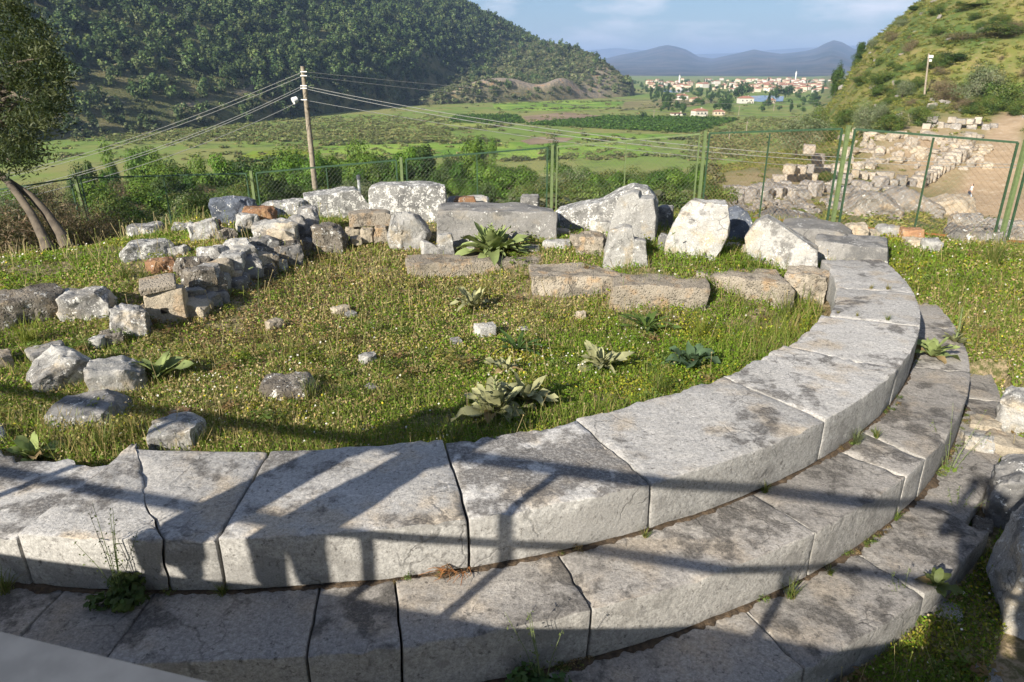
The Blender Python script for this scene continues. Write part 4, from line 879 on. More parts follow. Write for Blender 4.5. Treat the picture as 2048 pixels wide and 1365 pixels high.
for k in range(42):
    d = rb.uniform(135, 245); a = R_(rb.uniform(23, 36)); x, y = math.sin(a) * d, math.cos(a) * d; z = g1(x, y)
    if z < -6: continue
    me = RKS[k % 5]; tag(link('hillside_rock', me, None, None, (x, y, z - .35), (rb.uniform(-.4, .4), rb.uniform(-.4, .4), rb.uniform(0, 6)), (rb.uniform(.4, 1.5), rb.uniform(.4, 1.2), rb.uniform(.35, .9))), 'pale rock poking out of the grassy right hillside', 'rock', 'rocks on the right hillside')
S2 = [('bush0', 1984, 416, None, 74, 'dark juniper like bush inside the rocks near the person'), ('bush1', 1650, 338, None, 50, 'green bush among the grey ashlar rows')]
for key, px, yt, d, w, lb in S2:
    q = ghit(px, yt + (56 if px > 1900 else 30)); tree_px(key, 'bush', lb, 'bush', px, yt, math.hypot(q[0], q[1]), w)

# ------------------------------------------------------------------ olive tree at the left
ot = empty('olive_tree', (-7.6, 11.5, g1(-7.6, 11.5))); tag(ot, 'old olive tree with two leaning trunks and a dark crown at the left edge', 'tree')
base = ot.location
def ow(px, py, D): return Vector(atd(px, py, D)) - base
mb = MB(); mb.tube([ow(136, 500, 11.8), ow(122, 470, 11.9), ow(92, 425, 12), ow(62, 392, 12.05), ow(30, 372, 12.1), ow(-10, 345, 12.2), ow(-60, 280, 12.2), ow(-90, 200, 12.3)], [.13, .09, .07, .06, .06, .06, .06, .05], 9)
mb.build('trunk', M['bark'], ot, smooth=True)
mb = MB(); mb.tube([ow(98, 505, 11.6), ow(88, 478, 11.7), ow(64, 430, 11.8), ow(38, 392, 11.9), ow(14, 362, 12.0), ow(-30, 330, 12.2), ow(-50, 300, 12.3)], [.12, .085, .065, .06, .055, .055, .05], 9)
mb.build('trunk', M['bark'], ot, smooth=True)
mb = MB(); r2 = random.Random(3)
for k in range(22):
    a = ow(r2.uniform(-80, 0), r2.uniform(180, 330), 12.2); e = ow(r2.uniform(-60, 118), r2.uniform(40, 330), r2.uniform(11.2, 13))
    mb.tube([a, (a + e) / 2 + Vector((0, 0, .15)), e], [.035, .02, .006], 5)
mb.build('branch', M['bark'], ot, smooth=True)
rng = np.random.default_rng(77); Cs = []; Ns = []; cl = []
for k in range(270):
    while True:
        px, py = rng.uniform(-260, 128), rng.uniform(-60, 360)
        if ((px + 60) / 190) ** 2 + ((py - 170) / 190) ** 2 < 1: break
    c = np.array(ow(px, py, rng.uniform(11.0, 13.6))); nleaf = 130
    r = rng.uniform(.16, .42); e = rng.normal(size=(nleaf, 3)); e /= np.linalg.norm(e, axis=1, keepdims=True)
    Cs.append(c + e * r * rng.uniform(.2, 1.1, (nleaf, 1)) * np.array([1, 1, .8])); Ns.append(rng.normal(size=(nleaf, 3)) + e * .5 + [0, 0, .3])
    b = np.array([(.034, .05, .018), (.052, .07, .026), (.024, .038, .015), (.09, .105, .045)][rng.integers(4)])
    cl.append(b * rng.uniform(.7, 1.35, (nleaf, 1)))
Cs, Ns, cl = map(np.concatenate, (Cs, Ns, cl)); V, F_ = rot_quads(Cs, Ns, .045 * rng.uniform(.7, 1.4, len(Cs)), .013, rng)
link('crown', npmesh('crown', V, F_, False, cl), M['leaf'], ot)

# ------------------------------------------------------------------ left hill (forested), as a sheet from foot to ridge
foot = [(1272, 160, 1075), (1245, 164, 1010), (1180, 188, 950), (1100, 205, 890), (1000, 211, 845), (900, 214, 810), (800, 213, 770), (700, 222, 690), (600, 232, 615), (450, 252, 545), (300, 272, 500), (150, 288, 475), (0, 296, 465), (-300, 300, 450), (-900, 300, 470)]
ridge = [(1266, 160, 1110), (1242, 156, 1080), (1214, 131, 1110), (1182, 113, 1150), (1140, 99, 1190), (1102, 91, 1220), (1062, 83, 1230), (1032, 70, 1230), (1000, 47, 1220), (962, 30, 1200), (922, 8, 1180), (860, -30, 1200), (700, -120, 1130), (300, -260, 1000), (-900, -300, 900)]
def hp(px, py, d):
    r = ray(px, py); h = math.hypot(r[0], r[1])
    if d is None: d = (-35 - EYE) / (r[2] / h); return np.array([r[0] / h * d, r[1] / h * d, -35.])
    return np.array([r[0] / h * d, r[1] / h * d, EYE + r[2] / h * d])
def resample(P, n):
    P = np.array(P); s = np.r_[0, np.cumsum(np.linalg.norm(np.diff(P[:, :2], axis=0), axis=1))]; s /= s[-1]; t = np.linspace(0, 1, n)
    return np.stack([np.interp(t, s, P[:, i]) for i in range(3)], -1)
NU, NVv = 240, 70
FT = [hp(*a) for a in foot]; RD = [hp(*a) for a in ridge]
for q in FT: q[2] = -35.5
tt = np.linspace(0, 1, len(FT)); tu = np.linspace(0, 1, NU)
FT, RD = np.array(FT), np.array(RD)
FT = np.stack([np.interp(tu, tt, FT[:, i]) for i in range(3)], -1); RD = np.stack([np.interp(tu, tt, RD[:, i]) for i in range(3)], -1)
vv = np.r_[np.linspace(0, 1, NVv), 1.12, 1.4, 1.9]
Uq, Vq = np.meshgrid(np.arange(NU), vv, indexing='ij')
B = FT[:, None] + (RD - FT)[:, None] * vv[None, :, None]
hz = np.where(vv <= 1, np.clip(vv, 0, 1) ** .92, 1 - (vv - 1) * .5)
B[:, :, 2] = FT[:, None, 2] + (RD[:, 2] - FT[:, 2])[:, None] * hz[None]
rough = np.sin(np.clip(vv, 0, 1) * math.pi)[None]
CLF = 1
B[:, :, 2] += (wav(B[:, :, 0], B[:, :, 1], .018, 31) * 13 + wav(B[:, :, 0], B[:, :, 1], .07, 32) * 3.2) * rough * np.clip((RD[:, 2] - FT[:, 2]) / 120, .1, 1)[:, None] * .85
# quarry-like cliffs along the foot
pxs = 1024 + F_PX * FT[:, 0] / (FT[:, 1] * _c - (FT[:, 2] - EYE) * _s)
cliff = np.exp(-((pxs - 985) / 95) ** 2) + .8 * np.exp(-((pxs - 1110) / 45) ** 2)
cv = np.exp(-((vv - .055) / .035) ** 2)
cut = cliff[:, None] * np.clip(1 - (vv / .1), 0, 1)[None] * (vv > 0)[None]
B[:, :, 2] += cliff[:, None] * 20 * (ss(.0, .022, vv) * (1 - ss(.08, .35, vv)))[None] * (1 + .35 * wav(B[:, :, 0], B[:, :, 1], .08, 43))
rock = cliff[:, None] * cv[None] * 2.2
rock += np.exp(-((pxs - 1185) / 45) ** 2)[:, None] * (.75 + .5 * (wav(B[:, :, 0], B[:, :, 1], .03, 40) > 0)) * (vv < .95)[None]
rock += .55 * (wav(B[:, :, 0], B[:, :, 1], .035, 41) > .75)
rock += 1.3 * np.exp(-((pxs - 310) / 26) ** 2)[:, None] * np.exp(-((vv - .16) / .022) ** 2)[None] + 1.2 * np.exp(-((pxs - 255) / 22) ** 2)[:, None] * np.exp(-((vv - .09) / .018) ** 2)[None]
rock = np.clip(rock, 0, 1)
hv = B.reshape(-1, 3); nv_ = len(vv)
ii, jj = np.meshgrid(np.arange(NU - 1), np.arange(nv_ - 1), indexing='ij')
HF = np.stack([ii * nv_ + jj, ii * nv_ + jj + 1, (ii + 1) * nv_ + jj + 1, (ii + 1) * nv_ + jj], -1).reshape(-1, 4)
def hill_mat():
    m = NT('forested_slope'); v = m.coords(False); a = m.t.nodes.new('ShaderNodeAttribute'); a.attribute_name = 'tint'
    sp = m.t.nodes.new('ShaderNodeSeparateColor'); m.l(a.outputs['Color'], sp.inputs[0])
    n = m.noise(v, .05, 8, .65); n2 = m.noise(v, .25, 8, .7)
    c = m.mix(m.ramp(n, .4, .6), (.10, .115, .04), (.19, .17, .075)); c = m.mix(m.ramp(n2, .56, .7), c, (.24, .22, .17))
    r = m.mix(m.ramp(n2, .4, .62), (.36, .29, .21), (.20, .18, .155)); r = m.mix(m.ramp(m.noise(v, .09, 5, .6), .55, .7), r, (.45, .26, .14))
    c = m.mix(sp.outputs['Red'], c, r); m.color(c); m.b.inputs['Roughness'].default_value = 1; m.bump(n2, .9, 2.5); return m.m
M['hill'] = hill_mat()
tag(link('hill', npmesh('hill', hv, HF, True, np.repeat(rock.reshape(-1, 1), 3, 1)), M['hill']), kind='structure')
# the wood on it
def merge_crowns(name, protos, Pos, Hs_, Wd, tint, rng):
    Vs, Fs, Cs = [], [], []; off = 0
    for i in range(len(Pos)):
        V0, F0, C0 = protos[rng.integers(len(protos))]; a = rng.uniform(0, 6.28); ca, sa = math.cos(a), math.sin(a)
        w = Hs_[i] * Wd[i]; x = (V0[:, 0] * ca - V0[:, 1] * sa) * w; y = (V0[:, 0] * sa + V0[:, 1] * ca) * w
        Vs.append(np.stack([x + Pos[i, 0], y + Pos[i, 1], V0[:, 2] * Hs_[i] + Pos[i, 2]], -1)); Fs.append(F0 + off); off += len(V0); Cs.append(C0 * tint[i])
    return npmesh(name, np.concatenate(Vs), np.concatenate(Fs), False, np.concatenate(Cs))
def mini(seed, rx, rz, cz, nl, per, leaf, hue, asp=.7):
    rng = np.random.default_rng(seed); V, F_, c = crown_arrays(rng, rx, rx, rz, nl, per, leaf, None, .2, hue, .5, .4, asp); V[:, 2] += cz; return V, F_, c
rng = np.random.default_rng(99)
PINE = [mini(300 + k, .40, .46, .5, 10, 20, .08, [(.072, .112, .036), (.10, .14, .045), (.050, .080, .028), (.125, .155, .055)]) for k in range(6)]
MACCHIA = [mini(310 + k, .62, .46, .42, 9, 11, .12, [(.10, .13, .048), (.13, .15, .062), (.07, .10, .036), (.18, .185, .095)]) for k in range(6)]
cellA = np.linalg.norm(np.cross(B[1:, :-1] - B[:-1, :-1], B[:-1, 1:] - B[:-1, :-1]), axis=2)
cellA[:, NVv + 1:] = 0
pxc = pxs[:-1]
wgt = cellA * np.where((pxc > -260) & (pxc < 1262), 1, 0)[:, None] * (vv[:-1] < 1.15)[None] * (1 - .93 * rock[:-1, :-1])
clr = np.clip(.75 + .6 * wav(B[:, :, 0], B[:, :, 1], .03, 45) + .35 * wav(B[:, :, 0], B[:, :, 1], .1, 46), .34, 1.4)[:-1, :-1]; wgt = wgt * clr
wgt = wgt / wgt.sum(); flat_ = rng.choice(wgt.size, 11500, p=wgt.ravel()); ci, cj = np.unravel_index(flat_, wgt.shape)
fu, fv = rng.random((2, len(ci)))[:, :, None]
Pp = (B[ci, cj] * (1 - fu) + B[ci + 1, cj] * fu) * (1 - fv) + (B[ci, cj + 1] * (1 - fu) + B[ci + 1, cj + 1] * fu) * fv
ppx = pxs[ci]; pine = rng.random(len(ci)) < np.clip((900 - ppx) / 500, .08, .85) * np.clip(vv[cj] * 3 + .2, .3, 1)
isol = rng.uniform(.5, 1.45, len(ci))
hp_ = np.where(pine, rng.uniform(5, 16, len(ci)), rng.uniform(3.5, 7.5, len(ci)))
Pp[:, 2] -= .3
me1 = merge_crowns('wood', PINE, Pp[pine], hp_[pine], np.full(pine.sum(), 1.0), isol[pine], rng); tag(link('pine_wood', me1, M['leaf']), 'dark pine wood covering the big hill on the left', 'wood', None, 'stuff')
me2 = merge_crowns('scrubwood', MACCHIA, Pp[~pine], hp_[~pine], np.full((~pine).sum(), 1.15), isol[~pine], rng); tag(link('scrub_wood', me2, M['leaf']), 'grey green scrub covering the flank of the big left hill', 'scrub', None, 'stuff')

# scrub carpet on the right hillside and the slopes (uncountable low growth)
N_ = 9000; a = np.radians(rng.uniform(10, 38, N_)); d = np.sqrt(rng.uniform(16 ** 2, 255 ** 2, N_)); x = np.sin(a) * d; y = np.cos(a) * d; z = G(x, y)
trk = np.interp(d, [40, 70, 92, 130, 165, 220], [38, 35.5, 34.0, 34.0, 35.5, 42]); tw = np.interp(d, [40, 70, 95, 130, 165], [5, 4.2, 2.6, 1.15, 1.1])
deg = np.degrees(a); keep = ~((np.abs(deg - trk) < tw * 1.05) & (d > 40)) & ~((np.hypot((deg - 30) / 4.0, (d - 112) / 26) < 1.1) & (rng.random(N_) < .9)) & ~((np.hypot((deg - 22) / 7, (d - 58) / 22) < 1.1) & (rng.random(N_) < .8)) & (z > -30)
Pp = np.stack([x, y, z - .05], -1)[keep]; k_ = len(Pp)
TUFT = [mini(330 + k, .7, .45, .35, 8, 14, .12, [(.24, .25, .055), (.30, .27, .08), (.19, .21, .05), (.13, .165, .04)], .4) for k in range(5)]
me3 = merge_crowns('scrub', TUFT, Pp, rng.uniform(.25, .7, k_) * (1 + (np.hypot(Pp[:, 0], Pp[:, 1]) > 120) * .5), np.full(k_, 1.5), rng.uniform(.7, 1.3, k_), rng); tag(link('hillside_scrub', me3, M['leaf']), 'yellow green grass and low scrub clothing the right hillside', 'scrub', None, 'stuff')
N_ = 7000; a = np.radians(rng.uniform(-42, 16, N_)); d = np.exp(rng.uniform(math.log(15.5), math.log(190), N_)); x = np.sin(a) * d; y = np.cos(a) * d
Pp = np.stack([x, y, G(x, y) - .05], -1); me4 = merge_crowns('scrub', TUFT[:3] + MACCHIA[:2], Pp, rng.uniform(.25, .7, N_) * (1 + d / 90), np.full(N_, 1.4), rng.uniform(.6, 1.1, N_), rng); tag(link('slope_scrub', me4, M['leaf']), 'low scrub and rough grass on the slope below the fence', 'scrub', None, 'stuff')
# reeds and hedges in the valley
N_ = 9000; px = rng.uniform(-60, 1640, N_); py = rng.uniform(205, 322, N_); Pv = np.array([hit(a_, b_, -35.) for a_, b_ in zip(px, py)])
reed = ((px < 900) & (px > 150) & (py < 284) & (py > 238 - (px - 400) * .01)) | ((px > 1380) & (py > 236)) | (rng.random(N_) < .10)
Pv = Pv[reed]; k_ = len(Pv)
REED = [mini(340 + k, .9, .42, .35, 7, 8, .22, [(.22, .22, .08), (.18, .20, .07), (.13, .17, .045), (.25, .21, .10)], .5) for k in range(4)]
me5 = merge_crowns('reeds', REED, Pv, rng.uniform(.8, 2.6, k_), np.full(k_, 1.6), rng.uniform(.7, 1.2, k_), rng); tag(link('valley_reeds', me5, M['leaf']), 'olive brown reeds and thin hedges across the valley floor', 'reeds', None, 'stuff')

# ------------------------------------------------------------------ fields, orchards, water on the valley floor
def sheet(name, pix, z, mat, cat=None):
    vs = [hit(a_, b_, z) for a_, b_ in pix]; me = bpy.data.meshes.new(name); me.from_pydata([tuple(v) for v in vs], [], [tuple(range(len(vs)))]); me.update()
    return tag(link(name, me, mat), kind='structure')
def field_mat(name, c1, c2, sc=.05, row=None):
    m = NT(name); v = m.coords(False); c = m.mix(m.ramp(m.noise(v, sc, 8, .65), .4, .6), c1, c2); c = m.mix(m.ramp(m.noise(v, .35, 6, .75), .42, .62), c, tuple(k * .6 for k in c1)); c = m.mix(m.ramp(m.noise(v, .022, 5, .65), .45, .6), c, tuple(k * 1.25 for k in c2)); m.color(c); m.b.inputs['Roughness'].default_value = 1; return m.m
M['crop'] = field_mat('green_crop', (.15, .29, .03), (.21, .30, .045)); M['plow'] = field_mat('ploughed_earth', (.30, .22, .15), (.24, .18, .115)); M['pasture'] = field_mat('pasture', (.17, .25, .04), (.23, .26, .06)); M['rape'] = field_mat('yellow_flower_field', (.24, .26, .02), (.16, .24, .02)); M['stub'] = field_mat('dry_field', (.26, .22, .10), (.21, .20, .08))
sheet('crop_field', [(640, 292), (1000, 284), (1300, 292), (1310, 312), (1000, 322), (640, 306)], -34.9, M['crop'])
sheet('crop_field', [(820, 246), (900, 232), (1040, 224), (960, 250), (1000, 262), (860, 262)], -34.9, M['pasture'])
sheet('flower_field', [(470, 318), (505, 303), (612, 298), (640, 316), (560, 326)], -34.86, M['rape'])
sheet('ploughed_field', [(1044, 233), (1130, 225), (1226, 234), (1215, 240), (1060, 247)], -34.88, M['plow'])
sheet('ploughed_field', [(1040, 282), (1080, 274), (1150, 276), (1130, 284), (1060, 290)], -34.84, M['plow'])
sheet('crop_field', [(985, 208), (1150, 201), (1250, 204), (1225, 217), (1130, 223), (990, 220)], -34.88, M['crop'])
sheet('pasture_field', [(1250, 204), (1360, 196), (1440, 203), (1380, 214), (1240, 222)], -34.88, M['stub'])
sheet('crop_field', [(1180, 266), (1400, 270), (1440, 278), (1200, 282), (1090, 276)], -34.87, M['crop'])
wm = NT('lake_water'); wm.color((.10, .17, .26)); wm.b.inputs['Roughness'].default_value = .12
sheet('lake', [(1488, 201), (1492, 193), (1530, 191), (1568, 193), (1566, 203), (1520, 204)], -34.85, wm.m)
sheet('pond', [(1322, 184), (1332, 180), (1366, 179), (1386, 183), (1360, 186)], -34.85, wm.m)
def orchard(name, label, quad, nx, ny, h, rng):
    A_, B_, C_, D_ = [hit(a_, b_, -35.) for a_, b_ in quad]; P = []
    for i in range(nx):
        for j in range(ny):
            u, v = (i + rng.uniform(-.2, .2)) / nx, (j + rng.uniform(-.12, .12)) / ny
            P.append((A_ * (1 - u) + B_ * u) * (1 - v) + (D_ * (1 - u) + C_ * u) * v)
    P = np.array(P); OR = [mini(350 + k, .55, .42, .45, 5, 8, .2, [(.06, .125, .018), (.075, .14, .022), (.05, .10, .016)]) for k in range(3)]
    me = merge_crowns(name, OR, P, rng.uniform(.8, 1.15, len(P)) * h, np.full(len(P), 1.1), rng.uniform(.8, 1.15, len(P)), rng); tag(link(name, me, M['leaf']), label, 'orchard', None, 'stuff')
orchard('orchard', 'dark green orchard right of the ploughed field', [(1056, 250), (1395, 268), (1480, 240), (1232, 236)], 52, 24, 3.0, rng)
orchard('orchard', 'small orchard in rows left of the ploughed field', [(900, 246), (1052, 247), (1034, 232), (915, 233)], 24, 9, 3.0, rng)

hl = []
for (xa, ya), (xb, yb), n_ in [((640, 291), (1000, 283), 90), ((1000, 323), (1310, 312), 70), ((990, 220), (1250, 217), 60), ((1180, 283), (1440, 278), 60), ((900, 262), (1060, 250), 40), ((1240, 222), (1440, 205), 50), ((460, 326), (640, 318), 40), ((985, 208), (1250, 203), 70), ((1226, 234), (1480, 240), 50)]:
    for k in range(n_):
        u = rng.random(); hl.append(hit(xa + (xb - xa) * u, ya + (yb - ya) * u + rng.normal() * .8, -35.))
hl = np.array(hl); me7 = merge_crowns('hedges', REED + MACCHIA[:2], hl, rng.uniform(.8, 2.6, len(hl)), np.full(len(hl), 1.5), rng.uniform(.45, 1.0, len(hl)), rng); tag(link('field_hedges', me7, M['leaf']), 'low hedges and rough banks dividing the valley fields', 'hedges', None, 'stuff')
# ------------------------------------------------------------------ houses
def house_mesh(w, d, h, rh):
    mb = MB(); x, y = w / 2, d / 2
    mb.poly([(-x, -y, -1), (x, -y, -1), (x, y, -1), (-x, y, -1), (-x, -y, h), (x, -y, h), (x, y, h), (-x, y, h)], [(0, 1, 5, 4), (1, 2, 6, 5), (2, 3, 7, 6), (3, 0, 4, 7)])
    nf = len(mb.f); e = .6
    mb.poly([(-x - e, -y - e, h), (x + e, -y - e, h), (x + e, y + e, h), (-x - e, y + e, h), (-x * .45, 0, h + rh), (x * .45, 0, h + rh)], [(0, 1, 5, 4), (2, 3, 4, 5), (1, 2, 5), (3, 0, 4), (3, 2, 1, 0)])
    return mb, nf
def big_house(label, px, py, w, d, h, rz, wall='wallwhite'):
    q = hit(px, py, -35.); e = empty('house', q, rz); tag(e, label, 'house')
    mb, nf = house_mesh(w, d, h, h * .4)
    me = bpy.data.meshes.new('wall'); me.from_pydata(mb.v, [], mb.f[:nf]); link('wall', me, M[wall], e)
    me = bpy.data.meshes.new('roof'); me.from_pydata(mb.v, [], mb.f[nf:]); rf = link('roof', me, M['redroof'], e)
    c = MB(); c.box((w * .2, d * .12, h * 1.35), (.9, .9, 1.6)); c.build('chimney', M[wall], rf)
    for k in range(3):
        wb = MB(); wb.box((-w * .3 + k * w * .3, -d / 2 - .04, h * .55), (1.2, .1, 1.4)); wb.build('window', M['glass'], e)
    db = MB(); db.box((w * .42, -d / 2 - .04, .95), (1.0, .1, 2.0)); db.build('door', M['trunk'], e)
big_house('white farmhouse with orange red roof right of the dark orchard', 1398, 233, 11, 8, 4.4, .3)
big_house('brown red roofed shed right of the white farmhouse', 1437, 231, 9, 7, 3.2, -.1, 'wallcream')
big_house('long white house with orange roof left of the lake', 1490, 207, 16, 9, 5.5, .1)
big_house('white house with orange roof beside the far trees above the farmhouse', 1363, 200, 14, 9, 5.0, 0)
big_house('low pale house right of the white one above the farmhouse', 1390, 204, 11, 8, 3.6, .2, 'wallcream')
big_house('small grey red house between the lake trees', 1541, 207, 8, 7, 3.6, .3, 'wallcream')
big_house('low white shed at the far edge of the orchard', 1356, 231, 12, 6, 1.6, .1)
protoH = []
for k, (w, d, h) in enumerate([(13, 10, 7), (16, 11, 9), (11, 9, 5.5), (20, 12, 10)]):
    for wl in ('wallwhite', 'wallcream'):
        mb, nf = house_mesh(w, d, h, h * .3); me = bpy.data.meshes.new('town_house'); me.from_pydata(mb.v, [], mb.f); me.materials.append(M[wl]); me.materials.append(M['redroof'])
        me.polygons.foreach_set('material_index', [0] * nf + [1] * (len(mb.f) - nf)); protoH.append(me)
rh = random.Random(21); TR = []
for k in range(280):
    if rh.random() < .62: px, py = rh.gauss(1560, 60), rh.uniform(160, 187)
    else: px, py = rh.uniform(1290, 1650), rh.uniform(161, 180)
    if px > 1672 or px < 1262: continue
    if 1480 < px < 1572 and 190 < py: continue
    q = hit(px, py, -35.); o = link('town_house', rh.choice(protoH), None, None, q, (0, 0, rh.uniform(-.6, .6)), rh.uniform(.38, .75)); tag(o, 'tiny white red roofed house in the distant town', 'house', 'houses of the distant town')
for px, py, hgt, lb in [(1358, 172, 26, 'white minaret at the left part of the distant town'), (1590, 166, 34, 'slim minaret rising above the right part of the distant town')]:
    q = hit(px, py, -35.); mn = empty('minaret', q); tag(mn, lb, 'minaret')
    mb = MB(); mb.tube([(0, 0, 0), (0, 0, hgt * .8)], [1.7, 1.5], 10); mb.tube([(0, 0, hgt * .62), (0, 0, hgt * .66)], [2.4, 2.4], 10); mb.build('shaft', M['white'], mn)
    mb = MB(); mb.tube([(0, 0, hgt * .8), (0, 0, hgt)], [1.6, .1], 10); mb.build('spire', M['steel'], mn)
# trees on the plain in front of and among the town
for k in range(420):
    if k < 90: px, py = rh.uniform(1160, 1330), rh.uniform(166, 190)
    elif k < 260: px, py = rh.uniform(1290, 1660), rh.uniform(163, 188)
    else: px, py = rh.uniform(1300, 1660), rh.uniform(186, 226)
    if 1484 < px < 1572 and 188 < py < 212: continue
    if abs(px - 1398) < 28 and 214 < py < 245: continue
    if abs(px - 1490) < 26 and 205 < py < 220: continue
    if px < 1240 and py < 172: continue
    q = hit(px, py, -35.); pop = rh.random() < .15
    plant_tree(('poplar%d' % rh.randrange(2)) if pop else ('plaintree%d' % rh.randrange(3)), 'plain_tree', 'slim dark poplar on the plain before the distant town' if pop else 'dark tree on the plain before the distant town', 'tree', q, rh.uniform(9, 15) if pop else rh.uniform(4, 10), rh.uniform(.8, 1.2), rh.uniform(0, 6), 'poplars on the far plain' if pop else 'trees on the far plain', False)
for px, py, h, lb in [(1552, 205, 21, 'tall dark tree standing before the right half of the lake'), (1488, 200, 24, 'broad brown green tree left of the lake'), (1476, 202, 20, 'tall tree at the left end of the lake'), (1365, 232, 10, 'narrow cypress left of the white farmhouse'), (1287, 240, 7, 'single dark bush at the far orchard edge'), (1335, 214, 13, 'round tree in the pale field'),
      (1575, 200, 20, 'dark tree right of the lake'), (1440, 224, 13, 'brown tree behind the white farmhouse'), (1455, 226, 12, 'bushy tree right of the brown one')]:
    plant_tree('poplar1' if 'cypress' in lb else 'plaintree1', 'plain_tree', lb, 'tree', hit(px, py, -35.), h, .9, None, None, False)

# ------------------------------------------------------------------ far mountains
def mountain(name, pts, dist, depth, mat, seed):
    P = []
    for px, py in pts:
        r = ray(px, py); h = math.hypot(r[0], r[1]); P.append((r[0] / h * dist, r[1] / h * dist, EYE + r[2] / h * dist))
    P = resample(P, 220); nvm = 26; rows = []
    dirn = P[:, :2] / np.linalg.norm(P[:, :2], axis=1, keepdims=True)
    for j in range(nvm):
        t = j / (nvm - 1)                      # 0 foot in front, .7 ridge, 1 behind
        if t <= .7: k = t / .7; off = -(1 - k) * depth; zz = -36 + (P[:, 2] + 36) * k ** 1.5
        else: k = (t - .7) / .3; off = k * depth; zz = P[:, 2] * (1 - k) - 36 * k
        q = P[:, :2] + dirn * off; w = wav(q[:, 0], q[:, 1], .004, seed) * (P[:, 2] + 36) * .16 * math.sin(math.pi * min(t / .7, 1)) if t < .7 else 0
        rows.append(np.c_[q, np.maximum(zz + w, -36)])
    A_ = np.stack(rows, 1); n, m_ = A_.shape[:2]; ii, jj = np.meshgrid(np.arange(n - 1), np.arange(m_ - 1), indexing='ij')
    Fm = np.stack([ii * m_ + jj, ii * m_ + jj + 1, (ii + 1) * m_ + jj + 1, (ii + 1) * m_ + jj], -1).reshape(-1, 4)
    tag(link(name, npmesh(name, A_.reshape(-1, 3), Fm, True), mat), kind='structure')
mm = NT('mountain_scrub'); v = mm.coords(False); mm.color(mm.mix(mm.ramp(mm.noise(v, .004, 9, .7), .42, .6), (.022, .036, .030), (.10, .088, .075))); mm.b.inputs['Roughness'].default_value = 1
mountain('mountain', [(1100, 156), (1180, 128), (1200, 120), (1240, 109), (1290, 100), (1318, 92), (1335, 89), (1352, 92), (1372, 98), (1398, 113), (1425, 117), (1452, 111), (1480, 105), (1508, 98), (1532, 103), (1562, 107), (1590, 104), (1612, 101), (1632, 96), (1650, 86), (1668, 79), (1686, 84), (1706, 96), (1740, 104), (1820, 112), (2048, 120)], 9000, 5600, mm.m, 51)
mountain('mountain', [(900, 150), (1050, 108), (1120, 104), (1180, 99), (1235, 95), (1300, 100), (1380, 108), (1450, 106), (1600, 94), (1720, 90), (1760, 86), (2048, 110)], 17000, 2500, mm.m, 52)

# ------------------------------------------------------------------ ruins beyond the fence
RUIN = [rock_mesh('ashlar', 1, 1, 1, 700 + k, .10, .06, 4, res=8) for k in range(6)]
RUBB = [rock_mesh('rubble', 1, 1, 1, 750 + k, .22, .10, 7, res=8) for k in range(7)]
def ruin(label, px, py, wpx, hpx, mat, depth=1.0, rz=0., group=None, name='ashlar_block', up=0., k=[0]):
    k[0] += 1; q = ghit(px, py); D = q[1] * _c - (q[2] - EYE) * _s; w = wpx / F_PX * D; h = hpx / F_PX * D * 1.02
    pl_ = RUBB if name == 'rubble_stone' else RUIN; key = (k[0] % len(pl_), mat, name)
    if key not in RM: me = pl_[k[0] % len(pl_)].copy(); me.materials.append(M[mat]); RM[key] = me
    o = link(name, RM[key], None, None, (q[0], q[1] + .3, q[2] - .1 + up), (0, 0, rz - math.atan2(q[0], q[1])), (w, max(w * depth, .3), h + .1)); return tag(o, label, 'stone block', group)
RM = {}
rq = random.Random(31)
G1 = 'grey upright ashlar in the long ruined row beyond the fence'
for row, (xa, ya, xb, yb, s0, s1, hh) in enumerate([(1408, 408, 1690, 394, 16, 30, 22), (1430, 394, 1790, 376, 14, 28, 17), (1400, 400, 1640, 380, 12, 26, 14), (1690, 398, 1845, 370, 16, 30, 19), (1500, 384, 1720, 370, 12, 24, 13)]):
    x = xa
    while x < xb:
        s = rq.uniform(s0, s1); u = (x - xa) / (xb - xa)
        if rq.random() < .9: ruin(G1, x + s / 2, ya + (yb - ya) * u + rq.uniform(-4, 4), s * .95, hh * rq.uniform(.5, 1.35), rq.choice(['ruingrey', 'ruingrey', 'outcrop']), rq.uniform(.8, 1.5), rq.uniform(-.7, .7), 'grey ashlars in the long ruined rows')
        x += s
G2 = 'cream ashlar stacked in the high ruined wall beyond the fence'
for c in range(3):
    x = 1545 + c * 22
    while x < [1770, 1690, 1640][c]:
        s = rq.uniform(15, 34); yb = 366 - (x - 1545) * .03 + rq.uniform(-3, 3)
        if rq.random() < (.97 if c < 2 else .8): ruin(G2, x + s / 2, yb, s * .97, rq.uniform(13, 17.5), rq.choice(['ruin', 'ruin', 'beige', 'ruingrey']), rq.uniform(.7, 1.1), rq.uniform(-.3, .3), 'cream ashlars in the high ruined wall', up=c * 17 / F_PX * 70 * .98)
        x += s
ruin('single cream block standing highest on the ruined wall', 1611, 366, 22, 16, 'ruin', 1, .1, up=3 * 17 / F_PX * 70 * .97)
G3 = 'cream kerb block in the row climbing beside the dirt track'
for k in range(26):
    u = k / 25; ruin(G3, 1838 + 92 * u, 374 - 58 * u + rq.uniform(-2, 2), rq.uniform(16, 28), rq.uniform(14, 24), 'ruin', 1.2, rq.uniform(-.3, .3), 'cream blocks beside the dirt track')
G4 = 'square ashlar in the small terrace wall below the leaning pole'
